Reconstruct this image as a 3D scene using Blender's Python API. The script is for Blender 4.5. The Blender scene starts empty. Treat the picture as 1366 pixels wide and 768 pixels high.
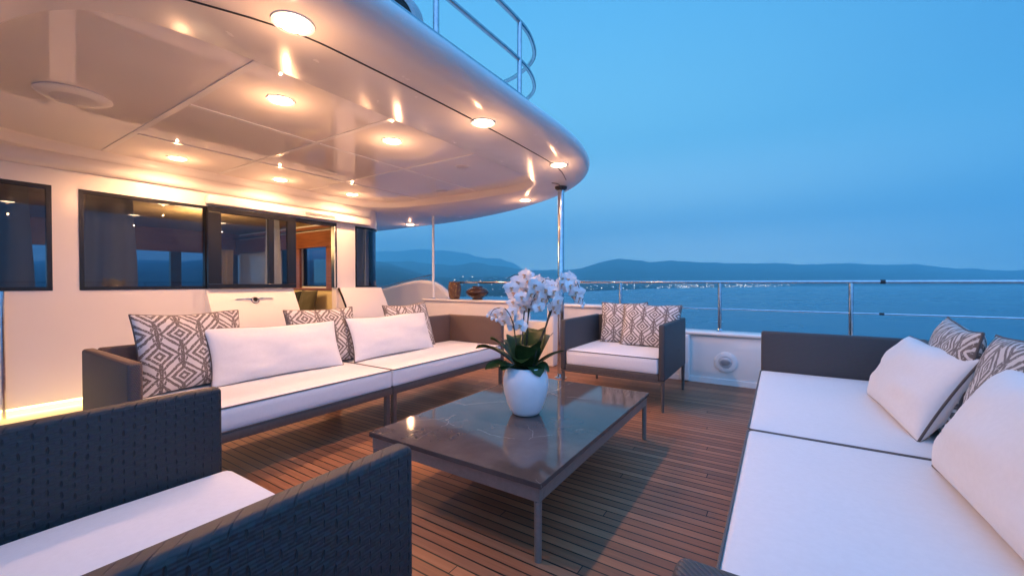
import bpy, bmesh, math, random
from mathutils import Vector, Matrix, noise
R = math.radians
PI = math.pi
scene = bpy.context.scene
C = scene.collection
random.seed(11)

# ------------------------------------------------------------------ camera
FPX, XA, YH, CAMZ = 550.0, 1040.0, 377.0, 1.05
cam_d = bpy.data.cameras.new('camera'); cam = bpy.data.objects.new('camera', cam_d); C.objects.link(cam)
cam_d.sensor_width = 36; cam_d.lens = FPX/1366*36
cam_d.clip_start = 0.03; cam_d.clip_end = 60000
YAW = math.atan((XA-683)/FPX); PITCH = math.atan((384-YH)/FPX)
cam.location = (0, 0, CAMZ); cam.rotation_euler = (PI/2-PITCH, 0, YAW)
scene.camera = cam

# ------------------------------------------------------------------ view
vs = scene.view_settings
vs.view_transform = 'Standard'; vs.look = 'None'; vs.gamma = 1; vs.exposure = 0.42
vs.use_curve_mapping = False

# ------------------------------------------------------------------ world : dusk sky
W = bpy.data.worlds.new('World'); scene.world = W; W.use_nodes = True
nt = W.node_tree; nt.nodes.clear()
def N(t, typ, **kw):
    n = t.nodes.new(typ)
    for k, v in kw.items(): setattr(n, k, v)
    return n
def ramp(t, stops, interp='EASE'):
    r = N(t, 'ShaderNodeValToRGB'); r.color_ramp.interpolation = interp
    e = r.color_ramp.elements
    while len(e) < len(stops): e.new(0.5)
    for i, (p, c) in enumerate(stops):
        e[i].position = p; e[i].color = (*c, 1)
    return r
SKY_STRENGTH = 1.5
tc = N(nt, 'ShaderNodeTexCoord'); sep = N(nt, 'ShaderNodeSeparateXYZ')
nt.links.new(tc.outputs['Generated'], sep.inputs[0])
bright = ramp(nt, [(0.0, (1.5, 2.1, 2.2)), (.06, (1.0, 1.42, 1.5)), (.16, (.38, .66, .76)), (.32, (.13, .38, .53)), (.62, (.065, .285, .50)), (1, (.11, .30, .56))])
dark = ramp(nt, [(0.0, (.22, .62, .88)), (.06, (.16, .50, .74)), (.16, (.060, .27, .42)), (.4, (.024, .155, .335)), (1, (.10, .26, .52))])
nt.links.new(sep.outputs['Z'], bright.inputs[0]); nt.links.new(sep.outputs['Z'], dark.inputs[0])
dot = N(nt, 'ShaderNodeVectorMath', operation='DOT_PRODUCT')
nt.links.new(tc.outputs['Generated'], dot.inputs[0]); dot.inputs[1].default_value = (-.66, .75, 0.0)
mr = N(nt, 'ShaderNodeMapRange', interpolation_type='SMOOTHSTEP'); mr.inputs['From Min'].default_value = .28; mr.inputs['From Max'].default_value = .97
nt.links.new(dot.outputs['Value'], mr.inputs['Value'])
mx = N(nt, 'ShaderNodeMix', data_type='RGBA')
nt.links.new(mr.outputs[0], mx.inputs['Factor']); nt.links.new(dark.outputs[0], mx.inputs['A']); nt.links.new(bright.outputs[0], mx.inputs['B'])
# blue glow added to the unseen sky behind the camera to fill the deck
dot2 = N(nt, 'ShaderNodeVectorMath', operation='DOT_PRODUCT')
nt.links.new(tc.outputs['Generated'], dot2.inputs[0]); dot2.inputs[1].default_value = (.62, -.62, .48)
mr2 = N(nt, 'ShaderNodeMapRange', interpolation_type='SMOOTHSTEP'); mr2.inputs['From Min'].default_value = .0; mr2.inputs['From Max'].default_value = 1.
nt.links.new(dot2.outputs['Value'], mr2.inputs['Value'])
mx2 = N(nt, 'ShaderNodeMix', data_type='RGBA')
nt.links.new(mr2.outputs[0], mx2.inputs['Factor']); nt.links.new(mx.outputs['Result'], mx2.inputs['A']); mx2.inputs['B'].default_value = (.18, .45, .98, 1)
bg = N(nt, 'ShaderNodeBackground'); bg.inputs[1].default_value = SKY_STRENGTH
nt.links.new(mx2.outputs['Result'], bg.inputs[0])
sky = N(nt, 'ShaderNodeTexSky', sky_type='NISHITA'); sky.sun_disc = False
sky.sun_elevation = R(-1.5); sky.sun_rotation = R(-41)
bg2 = N(nt, 'ShaderNodeBackground'); bg2.inputs[1].default_value = 0.05
nt.links.new(sky.outputs[0], bg2.inputs[0])
add = N(nt, 'ShaderNodeAddShader'); wo = N(nt, 'ShaderNodeOutputWorld')
nt.links.new(bg.outputs[0], add.inputs[0]); nt.links.new(bg2.outputs[0], add.inputs[1]); nt.links.new(add.outputs[0], wo.inputs[0])

LAMP_W = 36.0
WARM = (1.0, .49, .235)

# ------------------------------------------------------------------ helpers
def rot_ray():
    F = Vector((-math.sin(YAW)*math.cos(PITCH), math.cos(YAW)*math.cos(PITCH), -math.sin(PITCH)))
    Rt = Vector((math.cos(YAW), math.sin(YAW), 0))
    return F, Rt, Rt.cross(F)
FW, RT, UP = rot_ray()
def at_depth(x, y, D):
    return Vector((0, 0, CAMZ)) + D*(FW + RT*((x-683)/FPX) + UP*((384-y)/FPX))

def obj(name, bm, mat, parent=None, smooth=False, angle=35):
    bmesh.ops.recalc_face_normals(bm, faces=bm.faces)
    me = bpy.data.meshes.new(name); bm.to_mesh(me); bm.free()
    for m in (mat if isinstance(mat, (list, tuple)) else [mat]): me.materials.append(m)
    o = bpy.data.objects.new(name, me); C.objects.link(o)
    if smooth:
        me.shade_smooth()
        if angle: me.set_sharp_from_angle(angle=R(angle))
    if parent: o.parent = parent
    return o
def props(o, label, cat=None, group=None, kind=None):
    o['label'] = label
    if cat: o['category'] = cat
    if group: o['group'] = group
    if kind: o['kind'] = kind
    return o
def thing(name, label, cat, loc=(0, 0, 0), rz=0, group=None):
    o = bpy.data.objects.new(name, None); C.objects.link(o); o.empty_display_size = .1
    o.location = loc; o.rotation_euler = (0, 0, rz)
    return props(o, label, cat, group)
def struct(name, bm, mat, label, smooth=False):
    o = obj(name, bm, mat, None, smooth); o['kind'] = 'structure'; o['label'] = label; return o
def kids(o): return [c for c in list(bpy.data.objects) if c.parent == o]
def dup(root, loc, rz, label, group=None):
    r = root.copy(); C.objects.link(r); r.location = loc; r.rotation_euler = (root.rotation_euler[0], root.rotation_euler[1], rz); r['label'] = label
    if group: r['group'] = group
    for ch in kids(root):
        c = ch.copy(); C.objects.link(c); c.parent = r
        for g in kids(ch):
            d = g.copy(); C.objects.link(d); d.parent = c
    return r

def box(bm, x0, x1, y0, y1, z0, z1, bev=0, seg=2):
    ret = bmesh.ops.create_cube(bm, size=1)
    vsx = ret['verts']
    for v in vsx:
        v.co = Vector(((x0+x1)/2+v.co.x*(x1-x0), (y0+y1)/2+v.co.y*(y1-y0), (z0+z1)/2+v.co.z*(z1-z0)))
    if bev:
        es = list({e for v in vsx for e in v.link_edges})
        bmesh.ops.bevel(bm, geom=es, offset=bev, segments=seg, profile=.5, affect='EDGES', clamp_overlap=True)
def B(*a, **k):
    bm = bmesh.new(); box(bm, *a, **k); return bm
def tube(bm, pts, r, n=10, closed=False, caps=True):
    pts = [Vector(p) for p in pts]; m = len(pts); rings = []
    rr = r if isinstance(r, (list, tuple)) else [r]*m
    up = None
    for i, p in enumerate(pts):
        a = pts[(i-1) % m] if (closed or i > 0) else p
        b = pts[(i+1) % m] if (closed or i < m-1) else p
        t = (b-a)
        if t.length < 1e-9: t = Vector((0, 0, 1))
        t.normalize()
        if up is None:
            up = Vector((0, 0, 1)) if abs(t.z) < .9 else Vector((1, 0, 0))
        s = t.cross(up)
        if s.length < 1e-6: s = t.orthogonal()
        s.normalize(); up = s.cross(t).normalized()
        rings.append([bm.verts.new(p + rr[i]*(math.cos(2*PI*k/n)*s + math.sin(2*PI*k/n)*up)) for k in range(n)])
    rng = range(m) if closed else range(m-1)
    for i in rng:
        A, Bq = rings[i], rings[(i+1) % m]
        for k in range(n):
            bm.faces.new((A[k], A[(k+1) % n], Bq[(k+1) % n], Bq[k]))
    if caps and not closed:
        bm.faces.new(rings[0]); bm.faces.new(rings[-1][::-1])
def T(*a, **k):
    bm = bmesh.new(); tube(bm, *a, **k); return bm
def lathe(bm, prof, n=32, cx=0, cy=0):
    rings = []
    for r, z in prof:
        rings.append([bm.verts.new((cx+r*math.cos(2*PI*k/n), cy+r*math.sin(2*PI*k/n), z)) for k in range(n)] if r > 1e-5 else [bm.verts.new((cx, cy, z))])
    for A, Bq in zip(rings, rings[1:]):
        for k in range(n):
            a = A[k % len(A)]; a2 = A[(k+1) % len(A)]; b = Bq[k % len(Bq)]; b2 = Bq[(k+1) % len(Bq)]
            q = []
            for v in (a, a2, b2, b):
                if v not in q: q.append(v)
            if len(q) > 2: bm.faces.new(q)
def L(prof, **k):
    bm = bmesh.new(); lathe(bm, prof, **k); return bm
def smooth_path(pts, n=6, closed=False):
    P = [Vector(p) for p in pts]; out = []; m = len(P)
    for i in range(m if closed else m-1):
        p0 = P[(i-1) % m] if (closed or i > 0) else P[0]; p1 = P[i]; p2 = P[(i+1) % m]
        p3 = P[(i+2) % m] if (closed or i+2 < m) else P[-1]
        for k in range(n):
            t = k/n
            out.append(.5*((2*p1)+(-p0+p2)*t+(2*p0-5*p1+4*p2-p3)*t*t+(-p0+3*p1-3*p2+p3)*t**3))
    if not closed: out.append(P[-1])
    return out
def rrect(x0, x1, y0, y1, r, z, n=6):
    out = []
    for cx, cy, a in ((x1-r, y1-r, 0), (x0+r, y1-r, 90), (x0+r, y0+r, 180), (x1-r, y0+r, 270)):
        for k in range(n+1):
            t = R(a+90*k/n); out.append(Vector((cx+r*math.cos(t), cy+r*math.sin(t), z)))
    return out
def cushion(hx, hy, hz, r, crown=.012, seed=0, wr=.003):
    """rounded upholstery block centred on origin"""
    bm = bmesh.new()
    def ts(h, n): 
        a = [-h + r*(1-math.cos(R(90*k/4)))*1.0 for k in range(5)]
        mid = [(-h+r)+(2*h-2*r)*k/n for k in range(1, n)]
        return a + mid + [-q for q in a[::-1]]
    X = ts(hx, max(8, int(hx*30))); Y = ts(hy, max(8, int(hy*30))); Z = ts(hz, 4)
    def grid(U, V, f):
        g = [[bm.verts.new(f(u, v)) for v in V] for u in U]
        for i in range(len(U)-1):
            for j in range(len(V)-1):
                bm.faces.new((g[i][j], g[i+1][j], g[i+1][j+1], g[i][j+1]))
    for s in (-1, 1):
        grid(X, Y, lambda u, v: (u, v, s*hz)); grid(X, Z, lambda u, v: (u, s*hy, v)); grid(Y, Z, lambda u, v: (s*hx, u, v))
    bmesh.ops.remove_doubles(bm, verts=bm.verts, dist=1e-5)
    for v in bm.verts:
        p = v.co.copy()
        q = Vector((max(-hx+r, min(hx-r, p.x)), max(-hy+r, min(hy-r, p.y)), max(-hz+r, min(hz-r, p.z))))
        d = p-q
        if d.length > 1e-9: p = q + d.normalized()*r
        k = max(0, 1-(p.x/hx)**4)*max(0, 1-(p.y/hy)**4)
        if p.z > 0: p.z += crown*k
        nn = noise.noise(Vector((p.x*5+seed, p.y*5, p.z*6)))
        p += Vector((0, 0, wr*nn*2*k)) if p.z > 0 else Vector((0, 0, 0))
        if p.z > 0:
            for dx, dy in ((.1, -.5), (.15, .45)):
                p.z -= .007*math.exp(-(((p.x/hx-dx)/.55)**2+((p.y/hy-dy)/.35)**2))
        if abs(p.z) < hz*.8:                       # slight belly of the sides
            b = .006*(1-(p.z/hz)**2)
            if abs(p.x) > hx-r*.5: p.x += math.copysign(b*(1-(p.y/hy)**4), p.x)
            if abs(p.y) > hy-r*.5: p.y += math.copysign(b*(1-(p.x/hx)**4), p.y)
        v.co = p
    return bm

# ------------------------------------------------------------------ materials
def mat(name, col, rough=.5, metal=0, **kw):
    m = bpy.data.materials.new(name); m.use_nodes = True
    b = m.node_tree.nodes['Principled BSDF']
    b.inputs['Base Color'].default_value = (*col, 1); b.inputs['Roughness'].default_value = rough; b.inputs['Metallic'].default_value = metal
    for k, v in kw.items(): b.inputs[k].default_value = v
    return m
def bsdf(m): return m.node_tree.nodes['Principled BSDF']
def mth(t, op, a, b=None, c=None):
    n = N(t, 'ShaderNodeMath', operation=op)
    for i, x in enumerate((a, b, c)):
        if x is None: continue
        if isinstance(x, (int, float)): n.inputs[i].default_value = x
        else: t.links.new(x, n.inputs[i])
    return n.outputs[0]
def noise_node(t, scale, vec=None, detail=3, rough=.5, dim='3D'):
    n = N(t, 'ShaderNodeTexNoise', noise_dimensions=dim); n.inputs['Scale'].default_value = scale; n.inputs['Detail'].default_value = detail; n.inputs['Roughness'].default_value = rough
    if vec is not None: t.links.new(vec, n.inputs['Vector'])
    return n
def bump(t, h, strength, dist, b):
    n = N(t, 'ShaderNodeBump'); n.inputs['Strength'].default_value = strength; n.inputs['Distance'].default_value = dist
    t.links.new(h, n.inputs['Height']); t.links.new(n.outputs[0], b.inputs['Normal']); return n
def mixc(t, f, a, b, blend='MIX'):
    n = N(t, 'ShaderNodeMix', data_type='RGBA', blend_type=blend)
    for s, x in (('Factor', f), ('A', a), ('B', b)):
        if isinstance(x, (int, float)): n.inputs[s].default_value = x
        elif isinstance(x, tuple): n.inputs[s].default_value = (*x, 1)
        else: t.links.new(x, n.inputs[s])
    return n.outputs['Result']
def speckle(m, scale, c1, c2, rough=None, bumpd=None):
    t = m.node_tree; b = bsdf(m); co = N(t, 'ShaderNodeTexCoord').outputs['Object']
    n = noise_node(t, scale, co, 5, .6)
    r = ramp(t, [(.3, c1), (.7, c2)], 'LINEAR'); t.links.new(n.outputs[0], r.inputs[0]); t.links.new(r.outputs[0], b.inputs['Base Color'])
    if rough: 
        q = N(t, 'ShaderNodeMapRange'); t.links.new(n.outputs[0], q.inputs[0]); q.inputs['To Min'].default_value = rough[0]; q.inputs['To Max'].default_value = rough[1]; t.links.new(q.outputs[0], b.inputs['Roughness'])
    if bumpd: bump(t, n.outputs[0], .5, bumpd, b)
    return m
def emis(name, col, s):
    m = mat(name, (0, 0, 0), .5); b = bsdf(m); b.inputs['Emission Color'].default_value = (*col, 1); b.inputs['Emission Strength'].default_value = s; return m

def gelcoat(name, col, rough, ior=1.5, dist=.0006):
    m = mat(name, col, rough, IOR=ior); t = m.node_tree; b = bsdf(m)
    co = N(t, 'ShaderNodeTexCoord').outputs['Object']
    n = noise_node(t, 1.3, co, 2); bump(t, n.outputs[0], .35, dist*20, b)
    n2 = noise_node(t, 9, co, 4)
    q = N(t, 'ShaderNodeMapRange'); t.links.new(n2.outputs[0], q.inputs[0]); q.inputs['To Min'].default_value = rough*.6; q.inputs['To Max'].default_value = rough*1.6; t.links.new(q.outputs[0], b.inputs['Roughness'])
    c = ramp(t, [(.35, tuple(x*.95 for x in col)), (.65, col)], 'LINEAR'); t.links.new(n.outputs[0], c.inputs[0]); t.links.new(c.outputs[0], b.inputs['Base Color'])
    return m
M = {}
M['gel'] = gelcoat('white_gelcoat', (.86, .83, .80), .14)
M['soffit'] = gelcoat('soffit_paint', (.86, .83, .80), .21, 1.5)
M['panel'] = gelcoat('ceiling_lacquer', (.88, .85, .82), .03, 1.5, .0003)
M['wall'] = gelcoat('cabin_paint', (.86, .83, .80), .12, 1.55)
M['batten'] = mat('batten_white', (.88, .88, .87), .25)
M['steel'] = speckle(mat('polished_steel', (.6, .62, .65), .1, 1), 30, (.50, .52, .55), (.66, .68, .70), (.06, .16))
M['black'] = mat('black_trim', (.012, .012, .014), .25)
M['seal'] = mat('dark_joint', (.03, .03, .035), .5)
M['led'] = emis('led_strip', (1, .62, .2), 9)
M['downlens'] = emis('lamp_lens', (1, .72, .42), 22)
M['shade'] = speckle(mat('speaker_grille', (.62, .62, .64), .5), 400, (.5, .5, .52), (.72, .72, .73))

# fabrics
def fabric(name, col, sc=900, d=.0005, var=.965):
    m = mat(name, col, .92); t = m.node_tree; b = bsdf(m); b.inputs['Sheen Weight'].default_value = .15
    co = N(t, 'ShaderNodeTexCoord').outputs['Object']
    s = N(t, 'ShaderNodeSeparateXYZ'); t.links.new(co, s.inputs[0])
    w1 = mth(t, 'SINE', mth(t, 'MULTIPLY', mth(t, 'ADD', s.outputs[0], s.outputs[2]), sc*1.9)); w2 = mth(t, 'SINE', mth(t, 'MULTIPLY', s.outputs[1], sc*1.9))
    n = noise_node(t, 60, co, 4); n2 = noise_node(t, 3.5, co, 3)
    h = mth(t, 'ADD', mth(t, 'MULTIPLY', w1, w2), mth(t, 'MULTIPLY', n.outputs[0], 2.5)); b1 = bump(t, h, .35, d, b)
    bb = N(t, 'ShaderNodeBump'); bb.inputs['Strength'].default_value = .4; bb.inputs['Distance'].default_value = .011; t.links.new(n2.outputs[0], bb.inputs['Height']); t.links.new(bb.outputs[0], b1.inputs['Normal'])
    c = ramp(t, [(.3, tuple(x*var for x in col)), (.7, col)], 'LINEAR'); t.links.new(n.outputs[0], c.inputs[0]); t.links.new(c.outputs[0], b.inputs['Base Color'])
    return m
M['canvas'] = fabric('white_canvas', (.80, .79, .80))
M['piping'] = fabric('taupe_piping', (.12, .10, .095), 2500)
M['curtain'] = fabric('grey_curtain', (.52, .49, .49), 700)
t = M['curtain'].node_tree; tl = N(t, 'ShaderNodeBsdfTranslucent'); tl.inputs[0].default_value = (.5, .46, .44, 1); ms = N(t, 'ShaderNodeMixShader'); ms.inputs[0].default_value = .4
t.links.new(bsdf(M['curtain']).outputs[0], ms.inputs[1]); t.links.new(tl.outputs[0], ms.inputs[2]); t.links.new(ms.outputs[0], t.nodes['Material Output'].inputs[0])
M['cream'] = fabric('cream_upholstery', (.66, .55, .34))
M['blackcloth'] = fabric('black_cloth', (.02, .02, .022))
M['olive'] = fabric('olive_cloth', (.10, .085, .05))

def ikat(name, offx, offy):
    m = fabric(name, (.5, .5, .5)); t = m.node_tree; b = bsdf(m)
    uv = N(t, 'ShaderNodeUVMap').outputs[0]
    nz = noise_node(t, 38, uv, 3, .6); nv = N(t, 'ShaderNodeVectorMath', operation='SCALE'); nv.inputs['Scale'].default_value = .013
    sb = N(t, 'ShaderNodeVectorMath', operation='SUBTRACT'); t.links.new(nz.outputs['Color'], sb.inputs[0]); sb.inputs[1].default_value = (.5, .5, .5)
    t.links.new(sb.outputs[0], nv.inputs[0]); ad = N(t, 'ShaderNodeVectorMath', operation='ADD'); t.links.new(uv, ad.inputs[0]); t.links.new(nv.outputs[0], ad.inputs[1])
    s = N(t, 'ShaderNodeSeparateXYZ'); t.links.new(ad.outputs[0], s.inputs[0])
    u = mth(t, 'MULTIPLY_ADD', s.outputs[0], 1/.215, offx); v = mth(t, 'MULTIPLY_ADD', s.outputs[1], 1/.25, offy)
    def cell(du, dv):
        a = mth(t, 'ABSOLUTE', mth(t, 'SUBTRACT', mth(t, 'FRACT', mth(t, 'ADD', u, du)), .5))
        c = mth(t, 'ABSOLUTE', mth(t, 'SUBTRACT', mth(t, 'FRACT', mth(t, 'ADD', v, dv)), .5))
        return a, c
    a1, c1 = cell(0, 0); a2, c2 = cell(.5, .5)
    def dia(a, c): return mth(t, 'ADD', mth(t, 'MULTIPLY', a, 1.0), mth(t, 'MULTIPLY', c, 1.25))
    d = mth(t, 'MINIMUM', dia(a1, c1), dia(a2, c2))
    def bandm(x, lo, hi): return mth(t, 'MULTIPLY', mth(t, 'GREATER_THAN', x, lo), mth(t, 'LESS_THAN', x, hi))
    ax = mth(t, 'MINIMUM', a1, a2); out_ = mth(t, 'GREATER_THAN', d, .30)
    vals = [bandm(d, .055, .14), bandm(d, .205, .305), bandm(d, .385, .475), mth(t, 'MULTIPLY', mth(t, 'LESS_THAN', ax, .045), out_),
            mth(t, 'MULTIPLY', bandm(mth(t, 'ADD', ax, mth(t, 'MULTIPLY', mth(t, 'MINIMUM', c1, c2), .4)), .10, .155), mth(t, 'GREATER_THAN', d, .49))]
    val = vals[0]
    for q in vals[1:]: val = mth(t, 'MAXIMUM', val, q)
    fl = noise_node(t, 160, uv, 2); fleck = mth(t, 'MULTIPLY', mth(t, 'GREATER_THAN', fl.outputs[0], .36), val)
    col = mixc(t, fleck, (.66, .62, .60), (.165, .135, .125)); t.links.new(col, b.inputs['Base Color'])
    return m
M['ikat1'] = ikat('ikat_cloth', .2, .1); M['ikat2'] = ikat('ikat_cloth_shifted', .6, .45)

def weave(name, col, cu, cv, dist, dark=.35, vpow=.6):
    m = mat(name, col, .62); t = m.node_tree; b = bsdf(m)
    co = N(t, 'ShaderNodeTexCoord').outputs['Object']; s = N(t, 'ShaderNodeSeparateXYZ'); t.links.new(co, s.inputs[0])
    nz = noise_node(t, 14, co, 2); jit = mth(t, 'MULTIPLY', mth(t, 'SUBTRACT', nz.outputs[0], .5), .6)
    v = mth(t, 'ADD', mth(t, 'MULTIPLY', s.outputs[2], 1/cv), jit); row = mth(t, 'FLOOR', v)
    u = mth(t, 'ADD', mth(t, 'MULTIPLY', mth(t, 'ADD', s.outputs[0], s.outputs[1]), 1/cu), mth(t, 'MULTIPLY', row, .5))
    fu = mth(t, 'FRACT', u); fv = mth(t, 'FRACT', v)
    h = mth(t, 'MULTIPLY', mth(t, 'POWER', mth(t, 'SINE', mth(t, 'MULTIPLY', fu, PI)), .45), mth(t, 'POWER', mth(t, 'SINE', mth(t, 'MULTIPLY', fv, PI)), vpow))
    tilt = mth(t, 'MULTIPLY', fu, .35)
    bump(t, mth(t, 'ADD', h, tilt), .9, dist, b)
    n2 = noise_node(t, 120, co, 3)
    wn = N(t, 'ShaderNodeTexWhiteNoise'); cv_ = N(t, 'ShaderNodeCombineXYZ'); t.links.new(mth(t, 'FLOOR', u), cv_.inputs[0]); t.links.new(row, cv_.inputs[1]); t.links.new(cv_.outputs[0], wn.inputs['Vector'])
    f = mth(t, 'MULTIPLY', h, mth(t, 'MULTIPLY_ADD', wn.outputs['Value'], .15, .90))
    c = mixc(t, mth(t, 'MINIMUM', f, 1.0), tuple(x*dark for x in col), col)
    c = mixc(t, .3, c, n2.outputs['Color'], 'SOFT_LIGHT'); t.links.new(c, b.inputs['Base Color'])
    return m
def strap(name, col, cu, cv, dist):
    """broad straps passing behind each other at staggered slots"""
    m = mat(name, col, .6); t = m.node_tree; b = bsdf(m)
    co = N(t, 'ShaderNodeTexCoord').outputs['Object']; s = N(t, 'ShaderNodeSeparateXYZ'); t.links.new(co, s.inputs[0])
    nz = noise_node(t, 9, co, 2); jit = mth(t, 'MULTIPLY', mth(t, 'SUBTRACT', nz.outputs[0], .5), .8)
    u = mth(t, 'ADD', mth(t, 'MULTIPLY', mth(t, 'ADD', s.outputs[0], s.outputs[1]), 1/cu), mth(t, 'MULTIPLY', jit, .6)); col_ = mth(t, 'FLOOR', mth(t, 'ADD', u, .5))
    par = mth(t, 'MULTIPLY', mth(t, 'PINGPONG', col_, 1.0), .5)
    v = mth(t, 'ADD', mth(t, 'ADD', mth(t, 'MULTIPLY', s.outputs[2], 1/cv), jit), par)
    du = mth(t, 'MULTIPLY', mth(t, 'ABSOLUTE', mth(t, 'SUBTRACT', mth(t, 'FRACT', mth(t, 'ADD', u, .5)), .5)), 1/.13)
    dv = mth(t, 'MULTIPLY', mth(t, 'ABSOLUTE', mth(t, 'SUBTRACT', mth(t, 'FRACT', v), .5)), 1/.36)
    cw = N(t, 'ShaderNodeCombineXYZ'); t.links.new(col_, cw.inputs[0]); t.links.new(mth(t, 'FLOOR', v), cw.inputs[1]); wn = N(t, 'ShaderNodeTexWhiteNoise'); t.links.new(cw.outputs[0], wn.inputs['Vector'])
    notch = mth(t, 'MAXIMUM', mth(t, 'SUBTRACT', mth(t, 'SUBTRACT', mth(t, 'MULTIPLY_ADD', wn.outputs['Value'], .7, .45), mth(t, 'POWER', du, 2)), mth(t, 'POWER', dv, 2)), 0.0)
    swell = mth(t, 'MULTIPLY', mth(t, 'FRACT', u), mth(t, 'SINE', mth(t, 'MULTIPLY', mth(t, 'FRACT', v), PI)))
    fine = mth(t, 'SINE', mth(t, 'MULTIPLY', s.outputs[2], 2*PI/(cv/4)))
    h = mth(t, 'ADD', mth(t, 'SUBTRACT', mth(t, 'MULTIPLY', swell, .9), mth(t, 'MULTIPLY', notch, 1.1)), mth(t, 'MULTIPLY', fine, .07)); bump(t, h, 1.0, dist, b)
    n2 = noise_node(t, 90, co, 3)
    c = mixc(t, mth(t, 'MINIMUM', mth(t, 'MULTIPLY', notch, 1.3), 1.0), col, tuple(x*.45 for x in col))
    c = mixc(t, .35, c, n2.outputs['Color'], 'SOFT_LIGHT'); t.links.new(c, b.inputs['Base Color'])
    return m
M['weave'] = strap('charcoal_strap_weave', (.027, .028, .034), .0235, .027, .0027)
M['cord'] = weave('warm_lit_cord_weave', (.15, .098, .085), .0075, .0075, .0012, .55)  # lit copy of the sofa cord, warm lamplight put into its colour
M['cord_dark'] = weave('dark_cord_weave', (.075, .070, .075), .009, .009, .0012, .55)
M['taupe'] = speckle(mat('taupe_metal', (.12, .105, .10), .42, .35), 60, (.11, .095, .09), (.145, .125, .115), (.36, .5))

M['table_metal'] = speckle(mat('table_frame_metal', (.23, .195, .18), .4, .3), 60, (.21, .18, .165), (.26, .22, .20), (.34, .48))
def stone():
    m = mat('grey_marble', (.08, .07, .07), .1, IOR=1.42); t = m.node_tree; b = bsdf(m)
    co = N(t, 'ShaderNodeTexCoord').outputs['Object']
    n = noise_node(t, 3.2, co, 7, .62); c = ramp(t, [(.3, (.050, .043, .041)), (.5, (.075, .063, .060)), (.72, (.11, .094, .088))], 'LINEAR'); t.links.new(n.outputs[0], c.inputs[0])
    nd = noise_node(t, 2.0, co, 5, .6); 
    mp = N(t, 'ShaderNodeVectorMath', operation='ADD'); sc = N(t, 'ShaderNodeVectorMath', operation='SCALE'); sc.inputs['Scale'].default_value = .22; t.links.new(nd.outputs['Color'], sc.inputs[0]); t.links.new(co, mp.inputs[0]); t.links.new(sc.outputs[0], mp.inputs[1])
    vo = N(t, 'ShaderNodeTexVoronoi', feature='DISTANCE_TO_EDGE'); vo.inputs['Scale'].default_value = 1.7; t.links.new(mp.outputs[0], vo.inputs['Vector'])
    n3 = noise_node(t, 4, co, 2); 
    vein = mth(t, 'MULTIPLY', mth(t, 'LESS_THAN', vo.outputs['Distance'], .0035), mth(t, 'GREATER_THAN', n3.outputs[0], .5))
    col = mixc(t, mth(t, 'MULTIPLY', vein, .2), c.outputs[0], (.5, .47, .45)); t.links.new(col, b.inputs['Base Color'])
    n4 = noise_node(t, 7, co, 4); q = N(t, 'ShaderNodeMapRange'); t.links.new(n4.outputs[0], q.inputs[0]); q.inputs['To Min'].default_value = .04; q.inputs['To Max'].default_value = .11; t.links.new(q.outputs[0], b.inputs['Roughness'])
    return m
M['stone'] = stone()

def teak():
    m = mat('teak_deck', (.2, .1, .05), .5); t = m.node_tree; b = bsdf(m)
    co = N(t, 'ShaderNodeTexCoord').outputs['Object']; s = N(t, 'ShaderNodeSeparateXYZ'); t.links.new(co, s.inputs[0])
    P = .0505
    yv = mth(t, 'MULTIPLY', s.outputs[1], 1/P); idx = mth(t, 'FLOOR', yv); fy = mth(t, 'FRACT', yv)
    xo = mth(t, 'MULTIPLY_ADD', s.outputs[0], 1/3.4, mth(t, 'FRACT', mth(t, 'MULTIPLY', idx, .377))); xi = mth(t, 'FLOOR', xo); fx = mth(t, 'FRACT', xo)
    cw = N(t, 'ShaderNodeCombineXYZ'); t.links.new(idx, cw.inputs[0]); t.links.new(xi, cw.inputs[1]); wn = N(t, 'ShaderNodeTexWhiteNoise'); t.links.new(cw.outputs[0], wn.inputs['Vector'])
    gv = N(t, 'ShaderNodeCombineXYZ'); t.links.new(mth(t, 'MULTIPLY', s.outputs[0], 2.2), gv.inputs[0]); t.links.new(mth(t, 'MULTIPLY_ADD', s.outputs[1], 70, mth(t, 'MULTIPLY', wn.outputs['Value'], 50)), gv.inputs[1])
    g = noise_node(t, 1.0, gv.outputs[0], 6, .62)
    st = noise_node(t, 1.1, co, 4, .6)
    c = ramp(t, [(.22, (.15, .055, .026)), (.5, (.285, .108, .049)), (.82, (.43, .195, .10))], 'LINEAR'); t.links.new(mth(t, 'ADD', mth(t, 'MULTIPLY', g.outputs[0], .6), mth(t, 'MULTIPLY', wn.outputs['Value'], .42)), c.inputs[0])
    c2 = mixc(t, mth(t, 'MULTIPLY', st.outputs[0], .5), c.outputs[0], (.29, .155, .095))
    sl = mth(t, 'MAXIMUM', mth(t, 'LESS_THAN', fy, .135), mth(t, 'LESS_THAN', fx, .0012))
    col = mixc(t, sl, c2, (.010, .006, .005)); t.links.new(col, b.inputs['Base Color'])
    hh = mth(t, 'ADD', mth(t, 'MULTIPLY', mth(t, 'SUBTRACT', 1, sl), 1.0), mth(t, 'MULTIPLY', g.outputs[0], .35)); bump(t, hh, .5, .0025, b)
    q = N(t, 'ShaderNodeMapRange'); t.links.new(st.outputs[0], q.inputs[0]); q.inputs['To Min'].default_value = .36; q.inputs['To Max'].default_value = .62; t.links.new(q.outputs[0], b.inputs['Roughness'])
    return m
M['teak'] = teak()
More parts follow.
